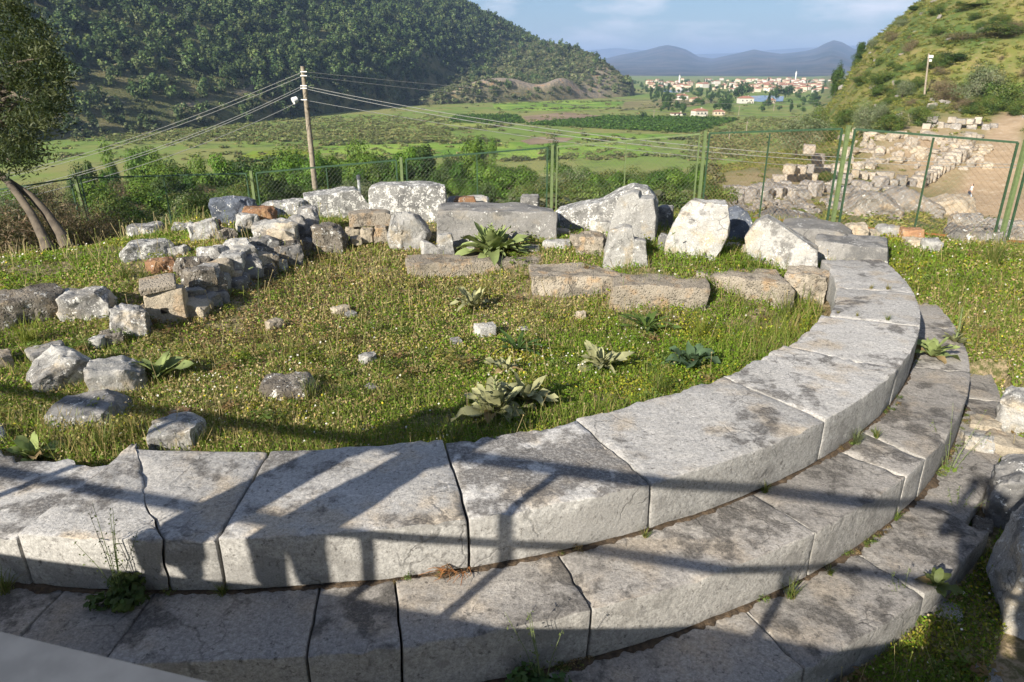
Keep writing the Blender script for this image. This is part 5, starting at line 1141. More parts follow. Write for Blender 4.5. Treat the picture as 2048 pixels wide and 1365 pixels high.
for c in range(2):
    x = 1846 + c * 8
    while x < 1984:
        s = rq.uniform(11, 22)
        if rq.random() < .8: ruin(G4, x + s / 2, 258 + rq.uniform(-3, 3), s * .95, rq.uniform(8, 12), rq.choice(['ruin', 'ruingrey']), .9, rq.uniform(-.15, .15), 'ashlars of the small terrace wall', up=c * 9 / F_PX * 118)
        x += s
G5 = 'rough tan stone strewn on the excavated earth heap'
for k in range(130):
    ruin(G5, rq.uniform(1690, 1975), rq.uniform(272, 342), 5 + 26 * rq.random() ** 2, 5 + 12 * rq.random() ** 1.5, rq.choice(['ruin', 'beige', 'ruin']), 1, rq.uniform(0, 3), 'stones strewn on the excavated heap', 'rubble_stone')
G6 = 'grey stone in the line edging the upper dirt track'
for k in range(16):
    u = k / 15; ruin(G6, 1972 + 80 * u, 218 - 24 * u + rq.uniform(-3, 3), rq.uniform(10, 18), rq.uniform(8, 14), 'ruingrey', 1, rq.uniform(0, 3), 'stones edging the upper track', 'rubble_stone')
G7 = 'rough grey rubble between the fence and the ashlar rows'
for k in range(60):
    ruin(G7, rq.uniform(1385, 1700), rq.uniform(398, 436), rq.uniform(10, 26), rq.uniform(7, 16), rq.choice(['ruingrey', 'outcrop']), 1, rq.uniform(0, 3), 'rubble between fence and ashlar rows', 'rubble_stone')
def outcrop(label, x0, x1, y0, y1, mat='outcrop', seed=0, **k):
    q = ghit((x0 + x1) / 2, y1); D = q[1] * _c - (q[2] - EYE) * _s; w = (x1 - x0) / F_PX * D; ph = (y1 - y0) / F_PX * D; al = math.atan2(EYE - q[2], math.hypot(q[0], q[1])); t = w * .8
    h = max((ph - t * math.sin(al) * .8) / math.cos(al), .25 * ph); k.setdefault('rnd', .2); k.setdefault('rough', .12)
    me = rock_mesh('outcrop', w, t, h + .4, seed, chips=4, res=18, **k)
    o = link('rock_outcrop', me, M[mat], None, (q[0], q[1] + t / 2, q[2] - .4), (0, 0, -math.atan2(q[0], q[1]) * .5)); tag(o, label, 'rock')
outcrop('large grey limestone outcrop behind the tall right fence post', 1700, 1818, 376, 438, 'outcrop', 801, top=[(0, .5), (.3, 1), (.7, .9), (1, .5)])
outcrop('grey outcrop with a rounded top left of the orange ledge', 1782, 1900, 372, 432, 'outcrop', 802, top=[(0, .7), (.4, 1), (1, .4)])
outcrop('orange sandstone ledge in front of the walking person', 1862, 1958, 388, 432, 'beige', 803, top=[(0, .6), (.5, .9), (1, 1)])
outcrop('low pale outcrop behind the fence mesh at the left of the tall post', 1500, 1690, 414, 452, 'outcrop', 804, top=[(0, .2), (.4, 1), (.8, .8), (1, .5)])
outcrop('pale rock beside the dark bush near the right fence post', 1912, 1972, 428, 470, 'outcrop', 805)
outcrop('low pale rock strip at the foot of the right fence panel', 1920, 2030, 452, 492, 'outcrop', 806)
outcrop('grey rock at the right edge above the pale strip', 1990, 2060, 440, 480, 'outcrop', 807)
outcrop('grey broken wall stump left of the second fence post from the right', 1372, 1412, 366, 402, 'ruingrey', 808)
outcrop('half buried grey block behind the fence beside the tallest post', 1080, 1140, 374, 410, 'grey', 809)
outcrop('low grey rock ledge before the ashlar rows', 1400, 1540, 408, 432, 'outcrop', 810, top=[(0, .5), (.5, 1), (1, .6)])

# the walking woman on the track
q = ghit(1938, 401); hgt = 33 / F_PX * (q[1] * _c - (q[2] - EYE) * _s)
person('person', 'woman in white top and pale blue skirt walking behind the orange ledge', tuple(q), R_(70), max(1.55, min(hgt, 1.85)), [(-.2, -.08, 1.1), (.2, .06, 1.1)], [(-.2, -.04, .86), (.2, .2, .98)], shirt='whitecloth', trouser='bluecloth', hair_len=.28, stance=(.08, .22))
mb = MB(); mb.box((0, 0, 0), (.12, .34, .28)); mb.tube([(0, -.15, .12), (0, -.08, .5), (0, .0, .56), (0, .1, .45), (0, .15, .12)], .015, 5)
o = mb.build('shoulder_bag', M['darkcloth'], None, (q[0] - .28, q[1] - .2, q[2] + .82)); tag(o, 'dark shoulder bag at the hip of the walking woman', 'bag')

# ------------------------------------------------------------------ poles, lamp, cables
pt = Vector(atd(605, 133, 40)); pb = Vector((pt.x + .02, pt.y, 0)); pb.z = g1(pb.x, pb.y) - .5
pole = empty('utility_pole', (pb.x, pb.y, pb.z + .5)); tag(pole, 'tall grey wooden power pole behind the fence on the left', 'pole')
pv = pole.location
mb = MB(); mb.tube([Vector((0, 0, -.5)), (pt - pv) * .5, pt - pv], [.17, .15, .12], 10); mb.build('shaft', M['pole'], pole, smooth=True)
att = [atd(606, y, 40) for y in (144, 152, 172, 177, 200)]
mb = MB()
for a_ in att:
    v_ = Vector(a_) - pv; mb.tube([v_ + Vector((-.12, -.1, 0)), v_ + Vector((.25, -.1, 0))], .035, 6)
mb.build('insulator', M['white'], pole)
lp = Vector(atd(600, 202, 40)) - pv; mb = MB(); mb.tube([lp + Vector((.2, 0, -.1)), lp + Vector((-.1, -.2, .05))], .03, 6); mb.build('lamp_arm', M['steel'], pole)
mb = MB(); mb.tube([lp + Vector((-.1, -.2, .1)), lp + Vector((-.3, -.35, 0))], [.16, .2], 10); mb.build('lamp', M['white'], pole)
def cable(label, a_, b_, sag, rad=.018):
    a_, b_ = Vector(a_), Vector(b_); pts = []
    for i in range(25):
        t = i / 24; p_ = a_.lerp(b_, t); p_.z -= sag * 4 * t * (1 - t); pts.append(p_ - a_)
    mb = MB(); mb.tube(pts, rad, 4); o = mb.build('power_cable', M['cable'], None, a_); tag(o, label, 'cable')
R1e = [(1640, 205, 105), (1640, 232, 105), (2060, 330, 34), (2060, 336, 34), (1800, 345, 45)]
RL = ['uppermost cable running right from the tall power pole', 'second cable from the top running right from the tall pole', 'upper one of the close pair of cables running right from the pole', 'lower one of the close pair of cables running right from the pole', 'lowest cable running right from the tall power pole']
for (px, py, D), a_, lb, k in zip(R1e, att, RL, range(5)):
    cable(lb, a_, atd(px, py, D), [.8, .8, .9, 1.0, .6][k], [.016, .016, .015, .015, .014][k])
L1e = [(-40, 360, 60), (-40, 366, 60), (-60, 400, 36), (-60, 405, 36), (-60, 418, 32)]
LL = ['uppermost cable running left from the tall power pole', 'second cable from the top running left from the tall pole', 'upper one of the close pair of cables running left', 'lower one of the close pair of cables running left', 'lowest cable running left from the tall power pole']
for (px, py, D), a_, lb in zip(L1e, att, LL): cable(lb, a_, atd(px, py, D), .6, .014)
q = ghit(1849, 192); D = q[1] * _c - (q[2] - EYE) * _s; tp = Vector(atd(1858, 108, D)); pole2 = empty('lamp_pole', tuple(q)); tag(pole2, 'brown wooden lamp pole leaning on the right hillside', 'pole')
qv = Vector(q); mb = MB(); mb.tube([Vector((0, 0, -.4)), tp - qv], [.2, .14], 8); mb.build('shaft', M['pole'], pole2, smooth=True)
mb = MB(); mb.box(tp - qv + Vector((.3, -.2, -.5)), (.8, .5, .5)); mb.build('lamp', M['white'], pole2)
mb = MB(); mb.box(tp - qv + Vector((.3, -.2, -1.2)), (.5, .5, .4)); mb.build('junction_box', M['white'], pole2)
vp = Vector(hit(719, 385, -.5)); e = empty('vent_post', vp); tag(e, 'short white post with a cap just behind the fence', 'post')
mb = MB(); mb.tube([(0, 0, -.4), (0, 0, .32)], .035, 8); mb.build('shaft', M['white'], e); mb = MB(); mb.tube([(0, 0, .32), (0, 0, .42)], [.055, .05], 8); mb.build('cap', M['steel'], e)
for px, py, top, lb in [(1307, 241, 220, 'thin pale pole at the left of the orchard'), (1477, 232, 213, 'thin pale pole right of the farmhouse'), (1547, 223, 206, 'thin pale pole in front of the lake trees'), (1492, 268, 244, 'thin pale pole with a lamp in the field right'), (1458, 280, 262, 'small pale pole behind the right fence panel')]:
    b_ = hit(px, py, -35.); D = b_[1] * _c - (b_[2] - EYE) * _s; h = (py - top) / F_PX * D; mb = MB(); mb.tube([(0, 0, 0), (0, 0, h)], [.28, .2], 6); mb.box((0, 0, h - .8), (2.4, .25, .25)); tag(mb.build('field_pole', M['pole'], None, b_), lb, 'pole')

# ------------------------------------------------------------------ mulleins and other single plants
def leaf_strip(mbv, mbf, mbc, base, az, L_, w, rise, droop, col, rng, nseg=6):
    d = np.array([math.cos(az), math.sin(az)]); n_ = np.array([-d[1], d[0]]); b0 = len(mbv)
    for i in range(nseg + 1):
        t = i / nseg; el = rise - droop * t; s = L_ * t
        rr = L_ * (math.sin(rise) - math.sin(rise - droop * t)) / max(droop, 1e-3) if False else None
        if i == 0: p_ = np.array(base, float)
        else: p_ = prev + np.array([d[0] * math.cos(el), d[1] * math.cos(el), math.sin(el)]) * (L_ / nseg)
        prev = p_; ww = w * (math.sin(math.pi * min(1, (t * .86 + .12))) ** .75) * (1 if t < 1 else .1)
        wob = .3 * w * math.sin(t * 11 + az * 3) + .15 * w * math.sin(t * 23 + az * 7)
        for sgn in (-1, 0, 1):
            z = p_[2] + (abs(sgn) * ww * .35) + wob * sgn
            mbv.append((p_[0] + n_[0] * ww * sgn, p_[1] + n_[1] * ww * sgn, z))
    for i in range(nseg):
        for q_ in (0, 1):
            a_ = b0 + i * 3 + q_; mbf.append((a_, a_ + 1, a_ + 4, a_ + 3)); mbc.append(np.array(col) * rng.uniform(.85, 1.12))
def rosette(name, label, cat, px, py, size, n, seed, col, wid=.16, stalk=0., rise=(.35, 1.25), zb=None, mat='felt'):
    n = int(n * 1.5); wid *= 1.15; rise = (rise[0] + .15, min(rise[1] + .12, 1.45))
    q = hit(px, py, zb) if zb is not None else ghit(px, py)
    rng = np.random.default_rng(seed); v, f, c = [], [], []
    for i in range(n):
        u = i / max(n - 1, 1); az = i * 2.4 + rng.uniform(-.4, .4); L_ = 1.08 * size * (1 - .42 * u) * rng.uniform(.6, 1.2)
        leaf_strip(v, f, c, (.01 * math.cos(az), .01 * math.sin(az), .01 + .03 * u), az, L_, L_ * wid * rng.uniform(.8, 1.2), rise[0] + (rise[1] - rise[0]) * u + rng.uniform(-.12, .12), rng.uniform(.3, 1.9) * (1 - .5 * u), (np.array(col) if rng.random() > .12 or u > .5 else np.array((.30, .22, .11))) * rng.uniform(.8, 1.2), rng)
    e = empty(name, q); tag(e, label, cat)
    me = npmesh('leaves', np.array(v), np.array(f), True, np.array(c)); link('leaves', me, M[mat], e)
    if stalk:
        v, f, c = [], [], []
        for i in range(26):
            t = i / 25; az = i * 2.4; L_ = size * .38 * (1 - .75 * t)
            leaf_strip(v, f, c, (.008 * math.cos(az), .008 * math.sin(az), .03 + stalk * t), az, L_, L_ * .2, 1.0, .6, np.array(col) * rng.uniform(.85, 1.15), rng, 4)
        mb = MB(); mb.tube([(0, 0, 0), (.01, 0, stalk * .5), (0, .01, stalk)], [.014, .012, .006], 6); sm = mb.mesh('stalk'); link('stalk', sm, M['greenstem'], e)
        link('stalk_leaves', npmesh('stalk_leaves', np.array(v), np.array(f), True, np.array(c)), M[mat], e)
    return e
M['greenstem'] = simple_mat('green_stem', (.16, .20, .08), .8)
PALE = (.36, .36, .19); GRN = (.27, .33, .125)
rosette('mullein', 'largest lush mullein before the long grey block', 'plant', 982, 514, .58, 46, 1, GRN, .115, .42, (.3, 1.35))
rosette('mullein', 'pale mullein with a young stalk in the front meadow', 'plant', 990, 832, .40, 22, 2, PALE, .15, .30, (.1, 1.15))
rosette('mullein', 'spreading pale mullein right behind the stalked one', 'plant', 1050, 808, .36, 16, 3, PALE, .14, 0, (.3, 1.2))
rosette('mullein', 'small grey mullein behind the stalked one', 'plant', 1012, 748, .24, 12, 4, PALE, .13, 0, (.3, 1.2))
rosette('mullein', 'pale upright mullein before the ring on the right', 'plant', 1200, 742, .34, 18, 5, PALE, .13, 0, (.5, 1.35))
rosette('mullein', 'pale mullein near the middle of the meadow', 'plant', 948, 622, .38, 16, 6, PALE, .12, 0, (.6, 1.35))
rosette('mullein', 'mullein leaves right of the squared pale block', 'plant', 318, 762, .30, 9, 7, GRN, .17, 0, (.7, 1.35))
rosette('mullein', 'grey leaved mullein growing from the second step', 'plant', 1862, 716, .32, 11, 8, GRN, .15, 0, (.4, 1.3), -.36)
rosette('asphodel', 'dark green narrow leaved rosette left of the upright mullein', 'plant', 1036, 706, .34, 16, 9, (.09, .16, .045), .07, 0, (.25, 1.0), None, 'grass')
rosette('asphodel', 'long leaved green rosette below the largest foundation block', 'plant', 1292, 664, .42, 18, 10, (.12, .19, .05), .08, 0, (.25, 1.1), None, 'grass')
rosette('thistle', 'broad blue green thistle beside the ring on the right', 'plant', 1385, 735, .34, 20, 11, (.12, .19, .10), .2, 0, (.1, 1.1), None, 'grass')
rosette('thistle', 'small shaded rosette on the lowest step', 'plant', 1870, 1178, .14, 8, 12, (.12, .15, .05), .2, 0, (.3, 1.1), -.72, 'grass')
rosette('fennel', 'feathery pale spike plant at the edge of the right meadow', 'plant', 1908, 690, .16, 16, 13, (.26, .27, .13), .1, .42, (.4, 1.2), -.4, 'grass')
rosette('mullein', 'shaded mullein leaves in the left foreground weeds', 'plant', 70, 925, .22, 9, 14, GRN, .2, 0, (.3, 1.2))

def tuft(name, label, px, py, h, n, seed, cols, spread=.35, zb=None, w=.004, cat='grass tuft'):
    q = hit(px, py, zb) if zb is not None else ghit(px, py)
    rng = np.random.default_rng(seed); v, f, c = [], [], []
    for i in range(n):
        az = rng.uniform(0, 6.28); el = rng.uniform(.75, 1.5); L_ = h * rng.uniform(.5, 1.15); b = rng.normal(size=2) * h * .08
        p_ = np.array([b[0], b[1], 0.]); col = np.array(cols[rng.integers(len(cols))]) * rng.uniform(.8, 1.2); dr = rng.uniform(.2, 1.4) * spread * 2; nb = len(v)
        for k in range(5):
            t = k / 4; ww = w * (1 - t * .9); e_ = el - dr * t * t
            v += [(p_[0] - math.sin(az) * ww, p_[1] + math.cos(az) * ww, p_[2]), (p_[0] + math.sin(az) * ww, p_[1] - math.cos(az) * ww, p_[2])]
            p_ = p_ + np.array([math.cos(az) * math.cos(e_), math.sin(az) * math.cos(e_), math.sin(e_)]) * L_ / 4
        for k in range(4): f.append((nb + 2 * k, nb + 2 * k + 1, nb + 2 * k + 3, nb + 2 * k + 2)); c.append(col)
    o = link(name, npmesh(name, np.array(v), np.array(f), False, np.array(c)), M['grass'], None, tuple(q)); return tag(o, label, cat)
GC = [(.14, .19, .04), (.20, .22, .06), (.10, .16, .03), (.28, .24, .10)]; YC = [(.30, .25, .09), (.26, .21, .08), (.18, .2, .05)]
for k, (lb, px, py, h, n, cols) in enumerate([('green grass tuft right of the dark pitted stone', 622, 806, .26, 60, GC), ('yellow grass tuft in the middle left meadow', 588, 712, .24, 30, YC), ('tall grass tuft along the inner ring edge by the upright mullein', 1320, 790, .36, 80, GC), ('big grass tuft in the right meadow near the fence', 1985, 535, .5, 160, GC), ('grass tuft left of the small reddish stone', 205, 905, .3, 60, YC + GC),
      ('dry grass spikes behind the middle mullein', 968, 590, .34, 30, YC), ('grass tuft at the ring joint left of the big dark stain', 905, 890, .26, 26, GC), ('short yellow grass tuft beside the sunken slab', 268, 880, .28, 50, YC + GC), ('bright grass tuft in front of the ring wall on the right', 1570, 640, .36, 70, GC), ('yellow green weeds at the left edge by the dark block', 60, 690, .34, 90, [(.25, .27, .04), (.2, .24, .04)]),
      ('yellow green weeds right of the long leaved rosette', 1400, 680, .36, 90, [(.25, .27, .04), (.18, .24, .04)]), ('grass growing at the foot of the wall right end', 680, 500, .34, 60, GC), ('thin grass below the pointed rock', 395, 905, .22, 30, GC), ('grass tuft on the wall left of the orange stone', 250, 560, .28, 60, GC), ('dark rush tuft on the wall beside the orange stone', 285, 560, .22, 30, GC), ('dry grass beneath the notched standing slab', 1240, 536, .18, 50, YC)]):
    tuft('grass_tuft', lb, px, py, h, n, 500 + k, cols)
for k, (lb, px, py, zb, h, n, cols) in enumerate([('small yellow tuft in the far ring joint, left one', 1742, 578, .0, .07, 26, YC), ('small yellow tuft in the far ring joint, right one', 1775, 580, .0, .08, 34, YC), ('tiny yellow tuft in the near tufted joint, leftmost', 1676, 628, .0, .05, 24, YC), ('tiny yellow tuft in the near tufted joint, middle', 1714, 634, .0, .06, 20, YC), ('small green tuft in the near tufted joint, rightmost', 1775, 642, .0, .09, 30, GC),
      ('grey green tuft below the top ring in the second step joint', 1712, 888, -.36, .14, 90, [(.2, .23, .13), (.16, .19, .09)]), ('green tuft right of the grey green one on the second step', 1752, 876, -.36, .1, 50, GC), ('small tuft under the top ring by the lower rail shadow', 1530, 985, -.36, .1, 40, GC), ('small tuft under the top ring near the front joint', 1290, 1075, -.36, .07, 40, GC), ('grass tuft at the slim post shadow on the lowest step', 1580, 1195, -.72, .14, 60, GC), ('small tuft in the soil below the second step', 1660, 1150, -.72, .08, 40, GC), ('small tuft high on the soil strip of the second step', 1790, 1040, -.72, .1, 40, GC), ('small shaded weed under the top ring joint', 445, 1190, -.36, .09, 50, GC), ('dark weed at the left edge under the top ring', 12, 1185, -.36, .16, 60, GC)]):
    tuft('grass_tuft', lb, px, py, h, n, 560 + k, cols, .6, zb, .0035)
def root_tangle():
    q = hit(918, 1152, -.352); rng = random.Random(8); mb = MB()
    for i in range(26):
        a = rng.uniform(2.4, 5.6); L_ = rng.uniform(.06, .17); p0 = Vector((rng.uniform(-.08, .05), rng.uniform(0, .03), .02)); p1 = p0 + Vector((math.cos(a) * L_ * .5, math.sin(a) * L_ * .5, rng.uniform(.01, .05))); p2 = p0 + Vector((math.cos(a) * L_, math.sin(a) * L_ * .8, .005))
        mb.tube([p0, p1, p2], [.003, .0025, .0015], 4)
    tag(mb.build('dry_root', M['rust'], None, tuple(q)), 'tangle of dry red brown roots at the foot of the front joint', 'roots')
root_tangle()
# earth and small weeds gathered in the angle of the steps
M['soil'] = simple_mat('brown_soil', (.12, .085, .055), 1., 0, .5, 30, (.06, .045, .032), 1.)
def soil_strip(label, r, z, a0, a1, wmax, seed):
    n_ = int((a1 - a0) * r / .015); vs, fs = [], []
    for i in range(n_ + 1):
        a = a0 + (a1 - a0) * i / n_; q = a * r
        w = wmax * max(.03, .22 + 1.1 * mnoise.noise(Vector((q * 1.6, seed, 0))) + .6 * mnoise.noise(Vector((q * 7, seed, 3))) + .35 * mnoise.noise(Vector((q * 23, seed, 5))))
        for rr_, zz in ((r - .02, w * .35), (r + w * .35, w * .25 + .004 * mnoise.noise(Vector((q * 40, 1, seed)))), (r + w, -.003)):
            vs.append((CX + rr_ * math.cos(a), CY + rr_ * math.sin(a), z + zz))
        if i:
            b = i * 3
            for j in (0, 1): fs.append((b - 3 + j, b + j, b + j + 1, b - 2 + j))
    me = bpy.data.meshes.new('soil'); me.from_pydata(vs, [], fs); me.update(); tag(link('soil', me, M['soil']), label, 'soil', None, 'stuff')
soil_strip('brown soil caught along the foot of the top ring', R1, -.36, -2.35, -.1, .06, 3)
soil_strip('brown soil caught along the foot of the second step', R2, -.72, -1.75, -.35, .085, 8)
rs_ = np.random.default_rng(41); PT = []
for k in range(260):
    st = rs_.random() < .55; a = rs_.uniform(-2.3, -.2) if st else rs_.uniform(-1.6, -.45); r = (R1 if st else R2) + rs_.uniform(.0, .05)
    if mnoise.noise(Vector((a * 9, 2. if st else 7., 0))) < .05: continue
    PT.append((CX + r * math.cos(a), CY + r * math.sin(a), -.36 if st else -.72))
def _mini(seed, hue):
    rg = np.random.default_rng(seed); V, F_, c = crown_arrays(rg, .7, .7, .45, 6, 16, .10, None, .2, hue, .5, .5, .4); V[:, 2] += .5; return V, F_, c
JW = [_mini(380, [(.14, .19, .04), (.10, .15, .03)]), _mini(381, [(.22, .22, .07), (.14, .18, .04)]), _mini(382, [(.24, .17, .08), (.16, .12, .06)])]
JN = np.array(PT)
def weed(name, label, px, py, zb, h, w, seed, stems, hue):
    q = hit(px, py, zb); e = empty(name, q); tag(e, label, 'plant'); rng = np.random.default_rng(seed)
    V, F_, c = crown_arrays(rng, w, w * .7, h * .35, 14, 60, .022, None, .2, hue, .5, .5, .6); V[:, 2] = np.maximum(V[:, 2] + h * .28, .01)
    link('leaves', npmesh('leaves', V, F_, False, c), M['leaf'], e)
    mb = MB(); LV, LN = [], []
    for i in range(stems):
        a = rng.uniform(0, 6.28); r = rng.uniform(.2, 1.0) * w; t = Vector((math.cos(a) * r * 1.6, math.sin(a) * r * .8, h * rng.uniform(1.4, 2.4)))
        pts = [Vector((0, 0, 0)), t * .45 + Vector((0, 0, .05)), t]; mb.tube(pts, [.003, .0022, .0012], 4)
        for k in range(14):
            u = rng.uniform(.3, 1); LV.append(np.array(pts[0].lerp(pts[2], u)) + rng.normal(size=3) * .012); LN.append(rng.normal(size=3))
    if stems:
        mb.build('stem', M['greenstem'], e); V, F_ = rot_quads(np.array(LV), np.array(LN), .009, .005, rng); link('stem_leaves', npmesh('stem_leaves', V, F_, False, np.tile((.13, .17, .05), (len(F_), 1)) * rng.uniform(.7, 1.3, (len(F_), 1))), M['leaf'], e)
weed('weed', 'tall weed with thin stalks growing below the curved crack', 245, 1205, -.36, .28, .16, 1, 9, [(.06, .10, .025), (.09, .13, .03), (.05, .08, .02)])
weed('weed', 'shaded leafy weed at the bottom edge in front of the steps', 1085, 1390, -.72, .30, .17, 2, 5, [(.05, .11, .03), (.07, .13, .035)])
weed('weed', 'flowering weed beside the end of the lowest step', 1795, 1240, -.98, .20, .16, 3, 4, [(.10, .16, .03), (.14, .18, .035)])
weed('weed', 'bright weed between the second step and the right rubble', 1890, 965, -.85, .30, .19, 4, 7, [(.13, .19, .03), (.16, .21, .04), (.09, .14, .025)])
weed('weed', 'weed in the shaded gutter beside the rock face', 1905, 1060, -.95, .2, .16, 5, 5, [(.09, .14, .03), (.11, .15, .03)])
for k, (px, py) in enumerate([(1240, 620), (1312, 590), (520, 640), (440, 445), (478, 420), (555, 395), (380, 470), (860, 470), (1000, 560), (1345, 540)]):
    q = ghit(px, py); rng = random.Random(k); h = rng.uniform(.35, .6); mb = MB(); mb.tube([(0, 0, 0), (.02, 0, h * .5), (rng.uniform(-.06, .06), .02, h)], [.004, .003, .002], 4)
    mb.tube([(rng.uniform(-.06, .06), .02, h - .01), (0, .02, h + .012)], [.009, .006], 6); tag(mb.build('dry_stalk', M['greenstem'], None, tuple(q)), 'thin single flower stalk rising from the meadow', 'stalk', 'single flower stalks in the meadow')

# ------------------------------------------------------------------ meadow
rng = np.random.default_rng(1234)
me8 = merge_crowns('joint_weeds', JW, JN, rng.uniform(.02, .065, len(JN)), np.full(len(JN), 1.3), rng.uniform(.7, 1.2, len(JN)), rng); tag(link('joint_weeds', me8, M['leaf']), 'tiny weeds rooted in the soil along the steps', 'weeds', None, 'stuff')
def meadow_points(n, rmin, rmax):
    """points in front of the camera, denser close by"""
    az = np.radians(rng.uniform(-42, 42, n)); d = rng.uniform(rmin ** .55, rmax ** .55, n) ** (1 / .55)
    x = np.sin(az) * d; y = np.cos(az) * d; rc = np.hypot(x - CX, y - CY)
    th = np.arctan2(y - CY, x - CX)
    ringzone = (rc > 5.98) & ((y < CY - .3) & (x < CX) | (x >= CX) & (y < CY - 1.2))
    bare = np.where(ringzone, (rc < 7.93) & (y < 5.0) | (rc < 7.72) & (y < 6.9) | (rc < 7.42) & (y < 8.3) | (rc < 6.93), False)
    back = (y > CY + .3) & (x > -2.5) & (x < 4.2) & (y < 12.5) & (rng.random(n) < .8)
    farright = (d > 13.5) & (np.degrees(az) > 18) & (rng.random(n) < .8)
    k = ~bare & ~back & ~farright & ~((d < 4.0) & (rc < 7.4))
    return x[k], y[k], d[k], rc[k]
def patch(x, y, k, s): return np.clip(.5 + .55 * wav(x, y, k, s), 0, 1)
# low leaves (clover, herbs)
x, y, d, rc = meadow_points(620000, 1.8, 17); z = G(x, y); n_ = len(x)
p1 = patch(x, y, 1.1, 61); p2 = patch(x, y, 3.3, 62); p3 = patch(x, y, .7, 63)
inner = (rc < 5.95)
left = ss(-1.0, -3.2, -(-x)) if False else np.clip((-x - .2) / 3.2, 0, 1)
lush = np.array([.17, .275, .022]); yel = np.array([.36, .35, .04]); dry = np.array([.50, .41, .19]); red = np.array([.22, .13, .07])
w_dry = np.clip((p1 - .40) * 2.4 + .25 * left * inner, 0, .9) * np.where(inner, 1, .55); zone = np.exp(-((x + 2.4) ** 2 / 5 + (y - 6.9) ** 2 / 4.5)); grn = np.clip(ss(.3, 2.2, x) * ss(5.6, 7.6, y) + .8 * ss(5.2, 5.8, rc), 0, 1) * inner; w_dry = np.clip(w_dry * (1 - .75 * grn) + .45 * zone * inner, 0, .8); w_yel = np.clip((p2 - .45) * 1.8, 0, .8); w_red = np.clip((p3 - .58) * 3, 0, .7) * inner * left
pick = rng.random((4, n_)); C_ = np.tile(lush, (n_, 1)); C_ = np.where((pick[0] < w_yel)[:, None], yel, C_); C_ = np.where((pick[1] < w_dry * .75)[:, None], dry, C_); C_ = np.where((pick[2] < w_red * .6)[:, None], red, C_)
C_ = C_ * rng.uniform(.6, 1.35, (n_, 1)) * (1 + rng.normal(size=(n_, 3)) * .07)
bare_ = (patch(x, y, 2.6, 70) * .6 + patch(x, y, 6.5, 71) * .5 > .80) & inner & (rng.random(n_) < .8); x, y, z, d, rc, inner, p1, p2, p3, C_, grn = [q_[~bare_] for q_ in (x, y, z, d, rc, inner, p1, p2, p3, C_, grn)]; n_ = len(x)
hgt = rng.beta(1.1, 2.4, n_) * (.03 + .06 * p2 + np.where(inner, 0, .04) + .07 * grn); lf = (.006 + .0012 * d) * rng.uniform(.55, 1.3, n_)
Nn = rng.normal(size=(n_, 3)) * .75 + np.array([-.25, -.3, .85]); V, F_ = rot_quads(np.stack([x, y, z + hgt], -1), Nn, lf, lf * .62, rng)
o = link('meadow_herbs', npmesh('meadow_herbs', V, F_, False, np.clip(C_, .004, .8)), M['grass']); tag(o, 'low clover and herbs covering the ground in and around the ruin', 'meadow', None, 'stuff')
# upright blades
x, y, d, rc = meadow_points(150000, 1.8, 17); z = G(x, y); n_ = len(x); p2 = patch(x, y, 2.1, 64); p1 = patch(x, y, 1.1, 61)
hb_ = rng.uniform(.03, .085, n_) * (.5 + 1.1 * p2 + 1.1 * ss(.3, 2.2, x) * ss(5.6, 7.6, y) + .9 * ((rc > 5.5) & (rc < 6.1))); az = rng.uniform(0, 6.28, n_); tl = rng.uniform(.1, .7, n_); w = (.0016 + .00028 * d)
top = np.stack([x + np.cos(az) * tl * hb_, y + np.sin(az) * tl * hb_, z + hb_], -1); b = rng.uniform(0, 6.28, n_); U = np.stack([np.cos(b) * w, np.sin(b) * w, 0 * w], -1); bs = np.stack([x, y, z - .005], -1)
V = np.stack([bs - U, bs + U, top + U * .25, top - U * .25], 1).reshape(-1, 3); F_ = np.arange(n_ * 4).reshape(-1, 4)
g_ = np.where((rng.random(n_) < .2 + .5 * np.clip(p1 - .3, 0, 1))[:, None], np.array([.40, .31, .13]), np.array([.19, .25, .045])) * rng.uniform(.6, 1.3, (n_, 1))
o = link('grass', npmesh('grass', V, F_, False, g_), M['grass']); tag(o, 'thin grass blades, part green and part dried, in the meadow', 'grass', None, 'stuff')
# tall dry stems
x, y, d, rc = meadow_points(9000, 2.2, 16); z = G(x, y); p2 = patch(x, y, .9, 72); kk = rng.random(len(x)) < .1 + 1.2 * np.clip(p2 - .4, 0, 1); x, y, z, d = x[kk], y[kk], z[kk], d[kk]; n_ = len(x)
hb_ = rng.uniform(.10, .30, n_); az = rng.uniform(0, 6.28, n_); tl = rng.uniform(.05, .5, n_); w = .0012 + .0002 * d
top = np.stack([x + np.cos(az) * tl * hb_, y + np.sin(az) * tl * hb_, z + hb_], -1); U = np.stack([w, 0 * w, 0 * w], -1); bs = np.stack([x, y, z - .005], -1)
V = np.stack([bs - U, bs + U, top + U * .6, top - U * .6], 1).reshape(-1, 3); F_ = np.arange(n_ * 4).reshape(-1, 4)
sc_ = np.where((rng.random(n_) < .6)[:, None], np.array([.50, .40, .20]), np.array([.26, .30, .07])) * rng.uniform(.7, 1.2, (n_, 1))
V2, F2 = rot_quads(top, rng.normal(size=(n_, 3)) + [0, -.5, .3], .006 + .0008 * d, .004 + .0005 * d, rng)
o = link('dry_stems', npmesh('dry_stems', np.concatenate([V, V2]), np.concatenate([F_, F2 + len(V)]), False, np.concatenate([sc_, sc_])), M['grass']); tag(o, 'tall dry grass stems with seed heads over the meadow', 'grass', None, 'stuff')
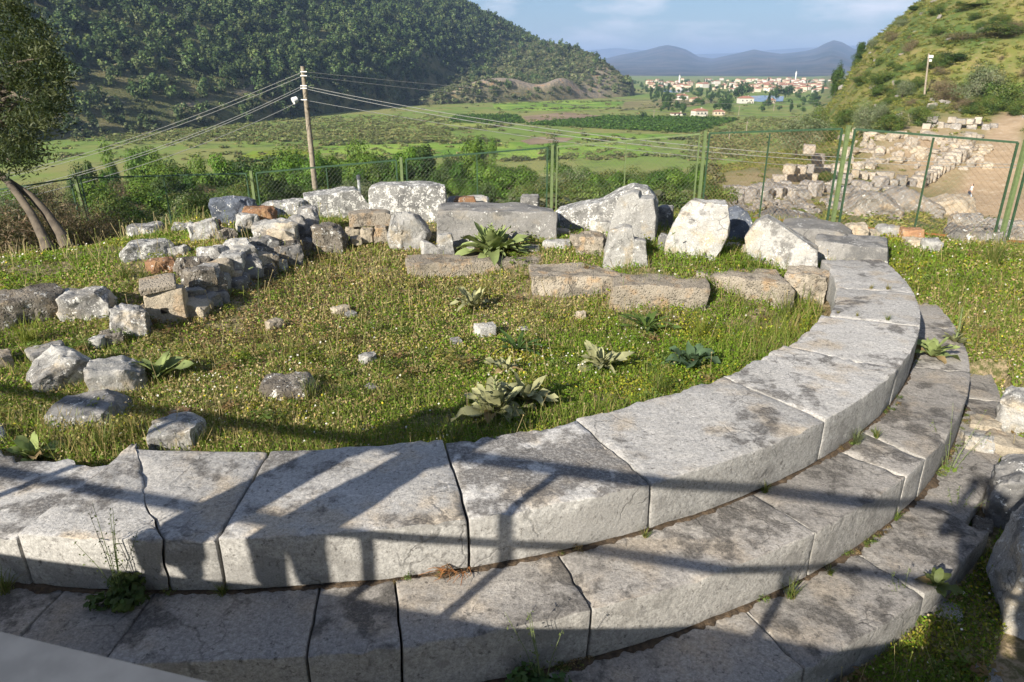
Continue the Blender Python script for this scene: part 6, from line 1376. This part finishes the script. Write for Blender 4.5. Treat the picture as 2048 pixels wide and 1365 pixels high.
# taller weeds standing in clumps
x, y, d, rc = meadow_points(5200, 2.2, 16); z = G(x, y); p2 = patch(x, y, 1.3, 69); kk = rng.random(len(x)) < .08 + 1.1 * np.clip(p2 - .42, 0, 1); x, y, z = x[kk], y[kk], z[kk]; n_ = len(x)
WD = [mini(360 + k, .75, .5, .5, 7, 16, .085, h_, .5) for k, h_ in enumerate([[(.13, .20, .025), (.10, .17, .02)], [(.24, .25, .04), (.18, .22, .03)], [(.10, .16, .025), (.15, .20, .05)], [(.30, .25, .09), (.22, .20, .06)], [(.20, .13, .06), (.22, .18, .08)]])]
me6 = merge_crowns('weeds', WD, np.stack([x, y, z - .01], -1), rng.uniform(.05, .17, n_), rng.uniform(.8, 1.8, n_), rng.uniform(.75, 1.25, n_), rng); tag(link('meadow_weeds', me6, M['grass']), 'taller weeds standing in clumps all over the meadow', 'weeds', None, 'stuff')
# flowers and seed heads
x, y, d, rc = meadow_points(46000, 1.8, 17); z = G(x, y); n_ = len(x); p2 = patch(x, y, 1.6, 66); kk = rng.random(n_) < .035 + 1.5 * np.clip(p2 - .62, 0, 1) + .16 * (rc > 7)
x, y, d, z, rc = x[kk], y[kk], d[kk], z[kk], rc[kk]; n_ = len(x); t_ = rng.random(n_)
fc = np.where((t_ < .34)[:, None], np.array([.72, .70, .62]), np.where((t_ < .46)[:, None], np.array([.62, .50, .05]), np.array([.44, .36, .22]))) * rng.uniform(.75, 1.1, (n_, 1))
s_ = (.0045 + .0008 * d) * rng.uniform(.6, 1.4, n_); V, F_ = rot_quads(np.stack([x, y, z + rng.uniform(.03, .10, n_)], -1), rng.normal(size=(n_, 3)) * .5 + np.array([-.3, -.4, .9]), s_, s_ * .9, rng)
o = link('wildflowers', npmesh('wildflowers', V, F_, False, fc), M['petal']); tag(o, 'tiny white and yellow wildflowers and tan seed heads over the meadow', 'wildflowers', None, 'stuff')

# ------------------------------------------------------------------ haze: even air between here and the mountains
mb = MB(); mb.box((0, 3000, 221.5), (60000, 52000, 523)); hz_ = mb.build('haze', None); me = hz_.data
hm = bpy.data.materials.new('air'); hm.use_nodes = True; t_ = hm.node_tree; t_.nodes.clear(); ho = t_.nodes.new('ShaderNodeOutputMaterial'); pvn = t_.nodes.new('ShaderNodeVolumePrincipled')
pvn.inputs['Color'].default_value = (.44, .63, 1.0, 1); pvn.inputs['Density'].default_value = 1.15e-4; pvn.inputs['Anisotropy'].default_value = .0
t_.links.new(pvn.outputs[0], ho.inputs['Volume']); me.materials.append(hm); tag(hz_, 'pale blue haze over the valley', 'haze', None, 'stuff')
